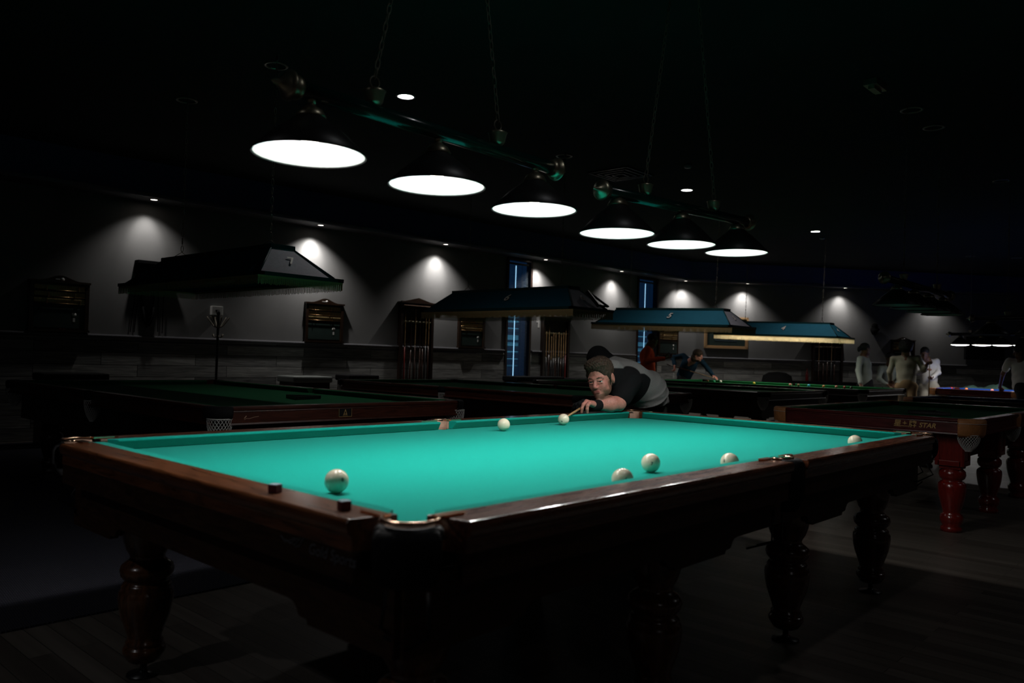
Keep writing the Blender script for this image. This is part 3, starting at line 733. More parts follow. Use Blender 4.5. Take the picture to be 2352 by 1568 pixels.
BLAB = ['ivory ball nearest the camera, alone by the short wooden rail with chalk cubes', 'ivory ball in front of the far rail, just right of the middle pocket', 'ivory ball right at the cue tip of the bending player',
        'ivory ball standing clear of the near long rail with a small dark tick mark', 'ivory ball half hidden behind the near long rail, leftmost of those hugging it',
        'ivory ball half hidden behind the near long rail, left of the middle pocket bracket', 'ivory ball half hidden behind the near rail close to the far right corner']
BM = [((.55,.12),'8'),None,((-.33,-.45),'9'),((.12,-.08),'7'),((.35,.02),'6'),((-.72,.10),'5'),None]
for i, p in enumerate(BP):
    m_ = BM[i]
    ball('billiard_ball', (p[0],p[1],B+R_+.0005), R_, M['ivory'], BLAB[i], 'ivory balls on the turquoise table', mk(p, *m_[0]) if m_ else None, numtxt=m_[1] if m_ else '')
def chalk(x, y, rz, lab):
    t = thing('chalk_cube', lab, 'chalk', (x,y,B+.0435), rz, 'chalk cubes on the short rail')
    bevbox('wrapper', M['chalk_r'], t, -.0125,.0125,-.0125,.0125,0,.020,.0015); 
    mb = MB(); mb.lathe([(.012,.022),(.009,.0195),(.0001,.0180)], (0,0,0), 20, cap=False); mb.box(-.0118,.0118,-.0118,.0118,.020,.0212); mb.build('chalk_tip', M['chalk_top'], t)
chalk(-1.872,-.475,.35,'dark red chalk cube on the short rail, farther from the near corner pocket')
chalk(-1.872,-.764,-.2,'dark red chalk cube on the short rail, closest to the near corner pocket')

# ---------------------------------------------------------------- other tables
def net_bag(par, c, r0, depth, parentmat=None, leanto=(0,0)):
    """string net hanging from a pocket: diagonal cords"""
    mb = MB(); c = Vector(c); n = 22; rows = 10
    def P(k, i):
        t = i/rows; r = r0*(1-.72*t**2.4); a = 2*PI*k/n
        return c + Vector((r*math.cos(a)+leanto[0]*t, r*math.sin(a)+leanto[1]*t, -depth*t))
    for k in range(n):
        for s in (1,-1):
            mb.tube([P(k+s*i*.5, i) for i in range(rows+1)], .0018, 4, cap=False)
    mb.tube([P(k,0) for k in range(n)], .004, 5, closed=True); mb.tube([P(k,rows) for k in range(n)], .004, 5, closed=True)
    return mb.build('pocket_net', M['net'], par)
SNLEG = [(.075,0),(.075,.03),(.060,.045),(.078,.07),(.082,.10),(.075,.125),(.058,.14),(.062,.155),(.078,.21),(.092,.27),(.098,.33),(.095,.36),(.080,.375),(.066,.385),(.084,.40),(.094,.425),(.090,.455),(.066,.48),(.062,.495),(.070,.51)]
def table(name, label, loc, Lx, Ly, cloth, wood_x, wood_y, leg_m, legs, apron_h=.070, nets='white', leather=None, top=.865, rail_w=.075, cush=.05, group=None, inset=.13):
    """generic pocket table: Lx, Ly outer size; legs list of (x,y); built round its own centre"""
    t = thing(name, label, 'pool table', (loc[0],loc[1],0), 0, group)
    hx, hy = Lx/2, Ly/2; zb = top-.045
    iw = rail_w+cush; px, py = hx-iw, hy-iw      # nose lines
    mb = MB(); mb.box(-hx+rail_w*.6,hx-rail_w*.6,-hy+rail_w*.6,hy-rail_w*.6,zb-.05,zb)
    # notch the corners for the pockets
    e = .10; A, Bb = hx-rail_w*.6, hy-rail_w*.6
    mb = MB(); mb.prism([(-A+e,-Bb),(A-e,-Bb),(A,-Bb+e),(A,Bb-e),(A-e,Bb),(-A+e,Bb),(-A,Bb-e),(-A,-Bb+e)], zb-.05, zb); mb.build('playing_cloth', cloth, t)
    long_x = Lx > Ly; PCc, PMm = .075, .05
    def side(P, D, N, L, e0, e1, wd):
        P = Vector((*P, zb)); D = Vector(D); N = Vector(N); x0 = .07 if e0 == PCc else 0; x1 = .07 if e1 == PCc else 0
        mbb = MB(); prof = [(0,.040),(0,.028),(.015,.001),(cush,.001),(cush,.044),(.01,.042)]
        mbb.sweep(prof, [lambda u,w_: tuple(P+D*(e0-.4*u)+N*u+Vector((0,0,w_))), lambda u,w_: tuple(P+D*(L-e1+.4*u)+N*u+Vector((0,0,w_)))])
        mbb.build('cushion', cloth, t)
        mbb = MB(); u0, u1 = cush, cush+rail_w
        prof = [(u0,.044),(u0,-.03),(u1-.024,-.03),(u1-.024,.016),(u1-.010,.018),(u1-.004,.022),(u1,.027),(u1,.037),(u1-.008,.045)]
        mbb.sweep(prof, [lambda u,w_: tuple(P+D*(e0-.03-x0)+N*u+Vector((0,0,w_))), lambda u,w_: tuple(P+D*(L-e1+.03+x1)+N*u+Vector((0,0,w_)))])
        mbb.build('wood_rail', wd, t)
        mbb = MB(); u1 = cush+rail_w-.008
        prof = [(u1-.03,.019),(u1-.001,.018),(u1+.001,.012),(u1-.006,.009),(u1-.006,-apron_h+.020),(u1+.002,-apron_h+.014),(u1+.006,-apron_h+.003),(u1-.03,-apron_h)]
        mbb.sweep(prof, [lambda u,w_: tuple(P+D*(e0-.03-x0)+N*u+Vector((0,0,w_))), lambda u,w_: tuple(P+D*(L-e1+.03+x1)+N*u+Vector((0,0,w_)))])
        mbb.build('apron_board', wd, t)
    for s in (1,-1):
        if long_x:
            side((-px,s*py), X, Y*s, px, PCc, PMm, wood_x); side((0,s*py), X, Y*s, px, PMm, PCc, wood_x)
            side((s*px,-py), Y, X*s, 2*py, PCc, PCc, wood_y)
        else:
            side((-px,s*py), X, Y*s, 2*px, PCc, PCc, wood_x)
            side((s*px,-py), Y, X*s, py, PCc, PMm, wood_y); side((s*px,0), Y, X*s, py, PMm, PCc, wood_y)
    cor = [(sx*(px+.03), sy*(py+.03), (sx,sy)) for sx in (1,-1) for sy in (1,-1)]
    mid = [(0,s*(py+.06),(0,s)) for s in (1,-1)] if long_x else [(s*(px+.06),0,(s,0)) for s in (1,-1)]
    for (cx, cy, o_) in cor+mid:
        out = Vector((*o_,0)).normalized(); sd = Vector((-out.y,out.x,0)); c = Vector((cx,cy,zb)); corner = o_[0]*o_[1] != 0
        mb = MB(); n = 16; vs = []; fs = []; R1 = ((.142 if leather else .128) if corner else .072); an = (.80 if leather else .72) if corner else 1.25
        lm = leather or M['black_leather']
        prof = [(.052,.045),(R1,.047),(R1+.012,.036),(R1+.012,.0),(R1+.006,-apron_h+.01 if leather else -.02),(R1-.008,-apron_h-.012 if leather else -.03)]
        for i in range(n+1):
            th = -an+2*an*i/n; d = out*math.cos(th)+sd*math.sin(th)
            q = 1.0 if not corner else 1+.0*abs(th)
            for r_, z in prof: vs.append(c-out*(.035 if corner else 0)+d*r_*q+Vector((0,0,z)))
        k = len(prof)
        for i in range(n):
            for j in range(k-1): fs.append((i*k+j,(i+1)*k+j,(i+1)*k+j+1,i*k+j+1))
        mb.add(vs, fs, True); p = mb.build('pocket', lm, t); m_ = p.modifiers.new('thick', 'SOLIDIFY'); m_.thickness = .006; m_.offset = -1
        if leather and corner:
            mb = MB(); mb.tube([c-out*.035+(out*math.cos(th)+sd*math.sin(th))*(R1+.0145)+Vector((0,0,.012)) for th in [-an+2*an*i/20 for i in range(21)]], .0018, 5); mb.build('stitching', M['net'], p)
        nb = net_bag(p, c+out*(.035 if corner else .02)+Vector((0,0,-.03 if not leather else -.07)), .075 if corner else .06, .12 if leather else .16, leanto=(out.x*.0,out.y*.0))
    z1 = zb-apron_h-.0
    fx, fy = hx-inset, hy-inset
    for s in (1,-1):
        mb = MB(); mb.box(-fx,fx,s*fy-.02,s*fy+.02,zb-.30,zb-.06); mb.build('frame_board', M['darkwood'], t)
        mb = MB(); mb.box(s*fx-.02,s*fx+.02,-fy,fy,zb-.30,zb-.06); mb.build('frame_board', M['darkwood'], t)
    mb = MB(); mb.box(-fx,fx,-fy,fy,zb-.10,zb-.051); mb.build('slate_bed', M['blackmatte'], t)
    for (x, y) in legs:
        mb = MB(); mb.lathe(SNLEG, (x,y,0), 28)
        mb.add([], []); w_ = .094
        bx = MB(); lg = mb.build('leg', leg_m, t)
        bx.box(x-w_,x+w_,y-w_,y+w_,.50,zb-.05); bx.box(x-w_*.8,x+w_*.8,y-w_*.8,y+w_*.8,.475,.50)
        for dx, dy in ((1,0),(-1,0),(0,1),(0,-1)):
            for q in (-1,1):
                # raised border strips leaving a sunk panel
                if dx: bx.box(x+dx*(w_+.003)-.004,x+dx*(w_+.003)+.004,y+q*.08-.014,y+q*.08+.014,.50,zb-.05)
                else: bx.box(x+q*.08-.014,x+q*.08+.014,y+dy*(w_+.003)-.004,y+dy*(w_+.003)+.004,.50,zb-.05)
            if dx: bx.box(x+dx*(w_+.003)-.004,x+dx*(w_+.003)+.004,y-.08,y+.08,.50,.54)
            else: bx.box(x-.08,x+.08,y+dy*(w_+.003)-.004,y+dy*(w_+.003)+.004,.50,.54)
        bevel(bx.build('leg_block', leg_m, lg), .004, 2)
    return t
def snlegs(hx, hy): return [(sx*hx, y) for sx in (-1,1) for y in (-hy,-hy/3,hy/3,hy)]
W7 = 2.12; L7 = 4.0
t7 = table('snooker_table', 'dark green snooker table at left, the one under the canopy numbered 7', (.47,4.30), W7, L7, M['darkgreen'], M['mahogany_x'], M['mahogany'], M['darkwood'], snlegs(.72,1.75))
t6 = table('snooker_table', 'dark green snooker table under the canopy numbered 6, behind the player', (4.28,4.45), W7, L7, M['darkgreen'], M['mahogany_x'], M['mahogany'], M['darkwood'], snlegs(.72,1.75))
t5 = table('snooker_table', 'unlit dark snooker table under the canopy numbered 5', (7.95,4.30), W7, L7, M['green'], M['darkwood'], M['darkwood'], M['darkwood'], snlegs(.72,1.75))
t4 = table('snooker_table', 'brightly lit green snooker table with colour balls under the canopy numbered 4', (11.45,4.30), W7, 4.1, M['green'], M['darkwood'], M['darkwood'], M['darkwood'], snlegs(.72,1.8))
sl = [(x, y) for x in (-1.18,.01,1.18) for y in (-.555,.555)]
tr = table('chinese_pool_table', 'red wood pool table with tan leather corner pockets beside the turquoise table', (5.02,-.06), 2.85, 1.56, M['green'], M['redapron'], M['redapron'], M['redleg'], sl, apron_h=.075, leather=M['leather_o'], rail_w=.085, inset=.27)
tb2 = table('pool_table', 'dark unlit pool table with dark blue cloth behind the red wood table', (8.52,-.45), 1.45, 2.75, M['darkblue'], M['darkwood'], M['darkwood'], M['darkwood'], [(sx*.5,y) for sx in (-1,1) for y in (-1.15,0,1.15)], apron_h=.07, leather=M['leather_o'], rail_w=.085)
tb1 = table('pool_table', 'lit pool table with bright blue cloth far back at right', (14.68,.85), 1.55, 2.85, M['blue'], M['redapron'], M['redapron'], M['darkwood'], [(sx*.55,y) for sx in (-1,1) for y in (-1.2,0,1.2)], apron_h=.075, leather=M['leather_o'], rail_w=.085)
# plate with a triangular emblem on the near end of table 7
E0 = Vector((.46-.46-.075, 0, 0))
yf = 4.30-L7/2+.008+.006
def pl(mbx, x0, x1, z0, z1, d0, d1): mbx.box(x0,x1,yf-d1-4.30,yf-d0-4.30,z0,z1)
cx_ = -.105; zc_ = .803
mb = MB(); pl(mb, cx_-.054, cx_+.054, zc_-.028, zc_+.028, .0, .004); mb.build('name_plate', M['black'], t7)
npl = t7.children[-1]
mb = MB()
for (x0,x1,z0,z1) in ((-.054,-.051,-.028,.028),(.051,.054,-.028,.028),(-.054,.054,-.028,-.025)): pl(mb, cx_+x0, cx_+x1, zc_+z0, zc_+z1, .004, .0055)
tri = [(-.018,-.017),(-.013,-.017),(.0,.014),(.012,-.015),(.017,-.015),(.002,.024),(-.002,.024)]
y1 = yf-.0055-4.30; y0_ = yf-.004-4.30
mb.add([(cx_+x,y1,zc_+z) for x, z in tri]+[(cx_+x,y0_,zc_+z) for x, z in tri], [tuple(range(7)), tuple(reversed(range(7,14)))]+[(i,(i+1)%7,7+(i+1)%7,7+i) for i in range(7)])
for k in (-.008,.0,.007): pl(mb, cx_+k-.0018, cx_+k+.0018, zc_-.016, zc_-.004+.002*(k==0), .004, .0055)
pl(mb, cx_-.020, cx_+.020, zc_-.022, zc_-.020, .004, .0055)
mb.build('emblem', M['gold'], npl)
mb = MB()   # scratches of bare wood at the apron's left end
mb.tube([(-.86,yf-.0008-4.30,.782),(-.845,yf-.001-4.30,.790),(-.825,yf-.001-4.30,.788),(-.79,yf-.001-4.30,.797),(-.76,yf-.001-4.30,.800)], .0016, 5)
mb.tube([(-.86,yf-.001-4.30,.79),(-.85,yf-.001-4.30,.80),(-.845,yf-.001-4.30,.806)], .003, 5); mb.build('scratch', M['leather'], t7)
# maker's sign on the red table: faces -x
xf = 5.02-2.85/2+.008+.0085
def fm(y, z): return face_matrix((xf-.004-5.02, y+.06, z), (0,-1,0), (0,0,1))
text('\u661f', .056, M['gold'], tr, fm(-.285,.800), shear=.1, bold=True)
text('\u724c', .056, M['gold'], tr, fm(-.392,.800), shear=.1, bold=True)
text('STAR', .050, M['gold'], tr, fm(-.495,.798), shear=.25, bold=True)
mb = MB(); mb.add([(xf-.0045-5.02,-.338+.06+y,.806+z) for y, z in [(-.02,0),(-.005,.004),(0,.020),(.005,.004),(.02,0),(.005,-.004),(0,-.012),(-.005,-.004)]], [tuple(range(8))])
mb.box(xf-.0045-5.02,xf-.004-5.02,-.362+.06,-.312+.06,.782,.786); mb.build('star_mark', M['gold'], tr)

# ---------------------------------------------------------------- fringed canopies
def canopy(num, label, c, z0, zt, hw, hl, lit, tilt=0, m=None, endm=None, numside='end', dxy=(0,0), chains=None, tilt_x=0, fl=.085):
    t = thing('table_canopy_lamp', label, 'canopy lamp', (c[0],c[1],z0), 0, 'fringed canopies over the snooker tables')
    t.rotation_euler = (tilt, 0, tilt_x)
    m = m or M['tealshade']; h = zt-z0; tw, tl = .10, hl-.30; bw, bl = hw-.05, hl-.06
    rim = .022
    def quad(name, v, mm):
        mb = MB(); mb.add(v, [(0,1,2,3)]); o = mb.build(name, mm, t); s = o.modifiers.new('thick', 'SOLIDIFY'); s.thickness = .006; s.offset = -1; return o
    for s in (-1,1):
        quad('side_panel', [(s*bw,-bl,rim),(s*bw,bl,rim),(s*tw,tl,h),(s*tw,-tl,h)][::s], m)
        quad('end_panel', [(-bw,s*bl,rim),(bw,s*bl,rim),(tw,s*tl,h),(-tw,s*tl,h)][::-s], (endm or M['greypanel']) if s < 0 else m)
    mb = MB(); mb.box(-tw-.01,tw+.01,-tl-.01,tl+.01,h-.002,h+.03); mb.build('top_cap', M['tealtrim'], t)
    mb = MB()
    for (x0,x1,y0,y1) in ((-hw,-bw+.005,-hl,hl),(bw-.005,hw,-hl,hl),(-hw,hw,-hl,-bl+.005),(-hw,hw,bl-.005,hl)): mb.box(x0,x1,y0,y1,0,rim+.006)
    mb.build('rim_board', M['tealtrim'], t)
    mb = MB()
    for sx in (-1,1):
        for sy in (-1,1): mb = MB(); mb.tube([(sx*bw,sy*bl,rim+.01),(sx*tw,sy*tl,h)], .008, 6); mb.build('corner_bead', M['tealtrim'], t)
    # fringe : a gathered band of separate threads
    mb = MB(); r = random.Random(num)
    def run(p, q, n):
        p = Vector(p); q = Vector(q)
        for i in range(n):
            a = p+(q-p)*((i+.5)/n); ln = fl+r.uniform(-.007,.004); dx = r.uniform(-.003,.003); d = (q-p).normalized()*.0036
            mb.add([a-d, a+d, a+d*.7+Vector((dx,dx,-ln)), a-d*.7+Vector((dx,dx,-ln))], [(0,1,2,3)])
        d = Vector((0,0,.0)); mb.add([p, q, q+Vector((0,0,-.014)), p+Vector((0,0,-.014))], [(0,1,2,3)])
    g = .006
    run((-hw+g,-hl+g,0),(-hw+g,hl-g,0), 300); run((hw-g,-hl+g,0),(hw-g,hl-g,0), 300); run((-hw+g,-hl+g,0),(hw-g,-hl+g,0), 90); run((-hw+g,hl-g,0),(hw-g,hl-g,0), 90)
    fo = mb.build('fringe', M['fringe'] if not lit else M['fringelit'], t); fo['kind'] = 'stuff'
    # inner tray with tubes
    mb = MB(); mb.box(-bw+.10,bw-.10,-bl+.13,bl-.13,rim+.05,rim+.056); mb.build('lining', M['canopyin'] if not lit else M['liner'], t)
    for x in (-.15,.15):
        for y in (-bl*.5, bl*.5):
            mb = MB(); mb.lathe([(.013,-bl*.44),(.013,bl*.44)], (x,y,rim+.03), 12, axis='y'); mb.build('lamp_tube', M['lampon'] if lit else M['white_paper'], t)
    for s in (-1,1):
        y = s*(tl-.18)
        mb = MB(); p = [(-.08,y,h+.03),(0,y,h+.085),(.08,y,h+.03)]; mb.tube(p, .003, 5); 
        top = (0, y, (H-z0))
        chain_into(mb, (0,y,h+.08), (top[0]+dxy[0],top[1]+dxy[1],top[2]), .05, 1.4); mb.build('chain', M['chain'], t)
    # numbers
    def put(xyz, rgt, upv, size): text(str(num), size, M['whitenum'], t, face_matrix(xyz, rgt, upv), 'number', shear=.15, extrude=.001, bold=True)
    yv = Vector((0,(tl-bl)*-1,0)); upe = Vector((0,bl-tl,h-rim)).normalized()
    cen = Vector((0,-(bl+tl)/2-.006,(h+rim)/2+.01))
    put(cen, (1,0,0), upe, .12)
    ups = Vector((bw-tw,0,h-rim)).normalized(); cs = Vector((-(bw+tw)/2-.010,-.12,(h+rim)/2+.02))
    if num != 7: put(cs, (0,-1,0), ups, .15)
    return t
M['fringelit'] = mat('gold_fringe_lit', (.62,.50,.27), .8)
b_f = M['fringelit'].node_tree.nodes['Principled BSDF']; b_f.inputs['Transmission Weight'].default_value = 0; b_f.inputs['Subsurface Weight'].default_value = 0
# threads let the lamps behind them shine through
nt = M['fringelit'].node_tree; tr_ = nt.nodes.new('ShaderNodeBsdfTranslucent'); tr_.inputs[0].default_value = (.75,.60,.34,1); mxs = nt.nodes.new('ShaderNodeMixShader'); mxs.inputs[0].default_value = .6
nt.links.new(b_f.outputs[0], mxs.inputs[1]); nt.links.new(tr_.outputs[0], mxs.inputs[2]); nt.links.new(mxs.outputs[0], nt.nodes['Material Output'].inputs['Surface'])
M['tealshade_lit'] = mat('teal_canopy_cloth_lit', (.024,.16,.25), .8, spec=.2, noise=(12,.08))  # same canopy cloth, paler to paint in the downlight falling on it
canopy(7, 'dark teal fringed canopy lamp with the number 7 on its grey end panel', (.49,4.33), 1.77, 2.02, .38, 1.25, False, fl=.068)
canopy(6, 'dark teal fringed canopy lamp with the number 6 on its long side', (4.31,4.40), 1.765, 2.02, .38, 1.25, False)
c6 = [o for o in COL.objects if o.name.startswith('table_canopy_lamp')][-1]
# a black bracket rests against canopy 6's end
mb = MB(); yb = 4.40-1.22
mb.tube([(4.42,yb+.15,2.0),(4.40,yb-.02,1.83),(4.62,yb-.0,1.83),(4.42,yb+.16,2.0)], .014, 6); mb.obox((4.40,yb+.06,1.91),(1,0,0),(0,.7,.7),(0,-.7,.7),.012,.12,.02)
tag(mb.build('cue_rest_frame', M['black']), 'black triangular frame leaning on the end of the canopy numbered 6', 'frame')
canopy(5, 'teal fringed canopy lamp with the number 5 on its long side', (7.97,4.40), 1.77, 2.02, .38, 1.25, False, tilt=.024, m=M['tealshade_lit'])
canopy(4, 'lit teal canopy lamp with glowing cream fringe and the number 4', (12.05,4.40), 1.765, 2.02, .38, 1.25, True, tilt=.024, m=M['tealshade_lit'], endm=M['tealshade_lit'])
def area(name, loc, sx, sy, power, col, rot=(0,0,0)):
    l = bpy.data.lights.new(name, 'AREA'); l.shape = 'RECTANGLE'; l.size = sx; l.size_y = sy; l.energy = power; l.color = col
    o = bpy.data.objects.new(name, l); COL.objects.link(o); o.location = loc; o.rotation_euler = rot; return o
area('canopy_tubes_light', (12.05,4.40,1.815), .5, 2.2, 16, (1,.90,.74))
# small things on the snooker tables
def triangle(pos, s, rz, lab):
    mb = MB(); P = [(s*math.cos(a), s*math.sin(a)) for a in (PI/2, PI/2+2*PI/3, PI/2+4*PI/3)]
    Q = [(x*.9, y*.9) for x, y in P]
    mb.add([(x,y,0) for x,y in P]+[(x,y,.03) for x,y in P]+[(x,y,0) for x,y in Q]+[(x,y,.03) for x,y in Q],
        [(0,1,4,3),(1,2,5,4),(2,0,3,5),(6,9,10,7),(7,10,11,8),(8,11,9,6),(3,4,10,9),(4,5,11,10),(5,3,9,11),(0,6,7,1),(1,7,8,2),(2,8,6,0)])
    o = mb.build('ball_rack_triangle', M['black']); o.location = pos; o.rotation_euler = (0,0,rz); tag(o, lab, 'ball rack', 'black ball racks on unlit tables'); bevel(o, .006)
triangle((.80,3.52,.8205), .17, .25, 'black ball rack lying on the snooker table at left')
triangle((4.86,-.19,.8205), .20, .6, 'black ball rack lying on the red wood pool table')
mb = MB(); mb.box(-.10,.10,-.001,.001,0,.0006); o = mb.build('chalk_line', M['white_paper'], tr); o.location = (-.42,-.40,.821); o.rotation_euler = (0,0,.9)

cols = {'white':(.85,.82,.72),'red':(.55,.02,.02),'yellow':(.8,.5,.05),'blue':(.02,.35,.55),'pink':(.7,.22,.18),'orange':(.75,.2,.05),'black':(.01,.01,.01),'brown':(.15,.06,.02),'green':(.02,.3,.12)}
for k in list(cols): M['b_'+k] = mat('ball_'+k, cols[k], .15, coat=.3)
S4 = [(1569,868.5,'brown','brown ball at the far end of the lit green table'),(1624,873,'green','pale green ball on the lit green table, left of the pale cue ball'),(1659,872,'white','cream cue ball on the lit green table by the bent player'),(1739,879,'yellow','yellowish ball on the lit green table right of the cream cue ball'),
      (1821,876.5,'pink','tiny pink ball by the far cushion of the lit green table'),(1840,880,'brown','dark brown ball near the middle of the lit green table'),(1867,881,'blue','light blue ball on the lit green table'),(1904,884.5,'orange','orange ball on the lit green table right of the blue one'),
      (1927,881,'pink','tiny pink ball farther right on the lit green table'),(1959,885.5,'red','bright red ball near the right end of the lit green table'),(1979.5,888,'black','black ball nearest the right end of the lit green table')]
S4X = {1569:(12.25,6.0),1624:(12.0,5.72),1659:(12.2,5.68),1739:(12.0,4.86),1821:(12.22,4.23),1840:(12.2,4.06),1867:(12.2,3.86),1904:(12.05,3.52),1927:(12.22,3.35),1959:(12.05,3.14),1979.5:(12.0,3.0)}
for (px, py, c, lab) in S4:
    x, y = S4X[px]; x -= .12
    ball('snooker_ball', (x,y,.8205+.0262), .0262, M['b_'+c], lab, 'balls on the lit green snooker table')
for (x, y, c, lab) in ((15.05,2.15,'red','red ball at the left end of the lit blue table'),(14.95,1.86,'orange','orange ball on the lit blue table just right of the red one'),(14.9,1.40,'pink','dark pinkish ball near the middle of the lit blue table'),(14.9,.90,'white','pale ball at the right of the lit blue table')):
    ball('pool_ball', (x,y,.8205+.0285), .0285, M['b_'+c], lab, 'balls on the lit blue table')

# fixtures over the two farther pool tables (bars run along y): built along x, then turned
def lamp_bar_y(label, x, y0, y1, z, zr, ys, D, h, lit, power=0, m=None, bloom_dome=False):
    t = lamp_bar('billiard_lamp_bar', label, None, 0, y0-y1, 0, z, z, [y0-q for q in ys], [zr]*len(ys), [((y0-y1)*.2, z+.1),((y0-y1)*.8, z+.1)], [((y0-y1)*.2,H),((y0-y1)*.8,H)], D, h, lit, tube_r=.03, tube_m=M['black'], power=power, bloom_dome=bloom_dome)
    # parent frame origin sits mid bar; local x maps to -y
    t.location = (x, (y0+y1)/2, z); t.rotation_euler = (0,0,-PI/2); return t
lamp_bar_y('unlit lamp bar with black cone shades over the dark blue table at the right edge', 8.55, .33, -1.60, 1.885, 1.675, [.12,-.35,-.82,-1.29], .43, .16, False)
lamp_bar_y('lit lamp bar with four glowing black cone shades over the bright blue table', 14.45, 2.05, .25, 1.92, 1.712, [1.87,1.50,1.16,.82], .34, .16, True, power=14, bloom_dome=True)

# ---------------------------------------------------------------- things on the long wall
def wmat(s, off=0, z=0, D=WD, base=wa):
    p = base(s, z, off); return Matrix(((D.x,-D.y,0,p.x),(D.y,D.x,0,p.y),(0,0,1,p.z),(0,0,0,1)))
M['score_wood'] = wood('scoreboard_wood', (.014,.007,.004), (.038,.018,.009), .35, 6, (1,8,8))
M['brass_strip'] = mat('tarnished_brass_strip', (.50,.36,.16), .45, .3, noise=(120,.6,(1,1,.2)))
M['slate'] = mat('green_black_slate', (.018,.035,.030), .5, noise=(4,.3))
def scoreboard(label, W, Hh, mx):
    t = thing('scoreboard', label, 'scoreboard', (0,0,0), 0, 'billiard scoreboards on the walls'); t.matrix_world = mx
    # local: x along the wall, -y into the room, z up from the board's bottom
    mb = MB()
    mb.box(-W/2,W/2,-.03,0,0,Hh)
    mb.box(-W/2-.01,-W/2+.035,-.055,0,0,Hh); mb.box(W/2-.035,W/2+.01,-.055,0,0,Hh)
    mb.box(-W/2-.02,W/2+.02,-.075,0,-.015,.012); mb.box(-W/2-.02,W/2+.02,-.07,0,Hh-.01,Hh+.015)
    mb.build('backboard', M['score_wood'], t)
    pts = []; n = 20
    for i in range(n+1):
        u = -1+2*i/n; pts.append((u*W*.52, Hh+.01+.075*math.exp(-(u*2.3)**2)))
    poly = [(-W*.52,Hh)]+pts+[(W*.52,Hh)]
    m = len(poly); mb = MB(); mb.add([(x,-.05,z) for x, z in poly]+[(x,-.02,z) for x, z in poly], [tuple(range(m)),tuple(reversed(range(m,2*m)))]+[(i,(i+1)%m,m+(i+1)%m,m+i) for i in range(m)])
    mb.build('pediment', M['score_wood'], t)
    for k in range(3):
        z = Hh*(.93-.135*k)
        mb = MB(); mb.box(-W/2+.04,W/2-.04,-.042,-.030,z-Hh*.085,z); b = mb.build('scoring_strip', M['brass_strip'], t)
        mb = MB(); mb.tube([(-W/2+.04,-.052,z-Hh*.10),(W/2-.04,-.052,z-Hh*.10)], .004, 6)
        for xx in (rng.uniform(-W*.4,-W*.2), rng.uniform(.1*W,.35*W)): mb.box(xx,xx+.012,-.06,-.045,z-Hh*.115,z-Hh*.02)
        mb.build('pointer_rail', M['brass'], b)
    mb = MB(); mb.box(-W/2+.045,W/2-.045,-.036,-.030,.035,Hh*.47); s = mb.build('slate_panel', M['slate'], t)
    mb = MB(); mb.lathe([(.001,0),(.028,.0),(.028,.003),(.001,.004)], (W*.26,-.036,Hh*.34), 18, axis='y', M=Matrix.Rotation(PI,3,'Z')); mb.box(W*.24,W*.28,-.039,-.036,Hh*.19,Hh*.27); mb.build('round_sticker', M['white_paper'], s)
    mb = MB(); mb.lathe([(.001,0),(.022,0),(.022,.006),(.001,.008)], (.02,-.052,Hh+.035), 16, axis='y', M=Matrix.Rotation(PI,3,'Z')); mb.box(-.06,-.005,-.054,-.05,Hh+.03,Hh+.042); mb.build('badge', M['white_paper'], t)
    mb = MB(); mb.box(-W/2+.03,W/2-.03,-.062,-.058,-.008,.004); mb.build('ledge_edge', M['brass'], t)
    return t
def rot(mx, s=1): return mx
for (s, W, label, zb, Hh) in ((.70,.66,'wood scoreboard at far left with yellowish strips above a dark slate',1.385,.61),(4.51,.66,'wood scoreboard below and right of the canopy numbered 7',1.375,.60),
                      (7.63,.62,'wood scoreboard on the wall under the canopy numbered 6, between cue rack and window',1.375,.56),(13.93,.80,'wood scoreboard behind the man in the red shirt, under canopy 5',1.385,.66)):
    scoreboard(label, W, Hh, wmat(s, 0, zb))
mb = MB(); mb.box(.02,.05,-.062,-.040,0,.014); mb.box(-.02,.01,-.062,-.040,0,.014); o = mb.build('chalk_piece', M['chalk_r']); o.matrix_world = wmat(.72,0,1.398); tag(o, 'two small reddish chalk blocks on the ledge of the leftmost scoreboard', 'chalk')
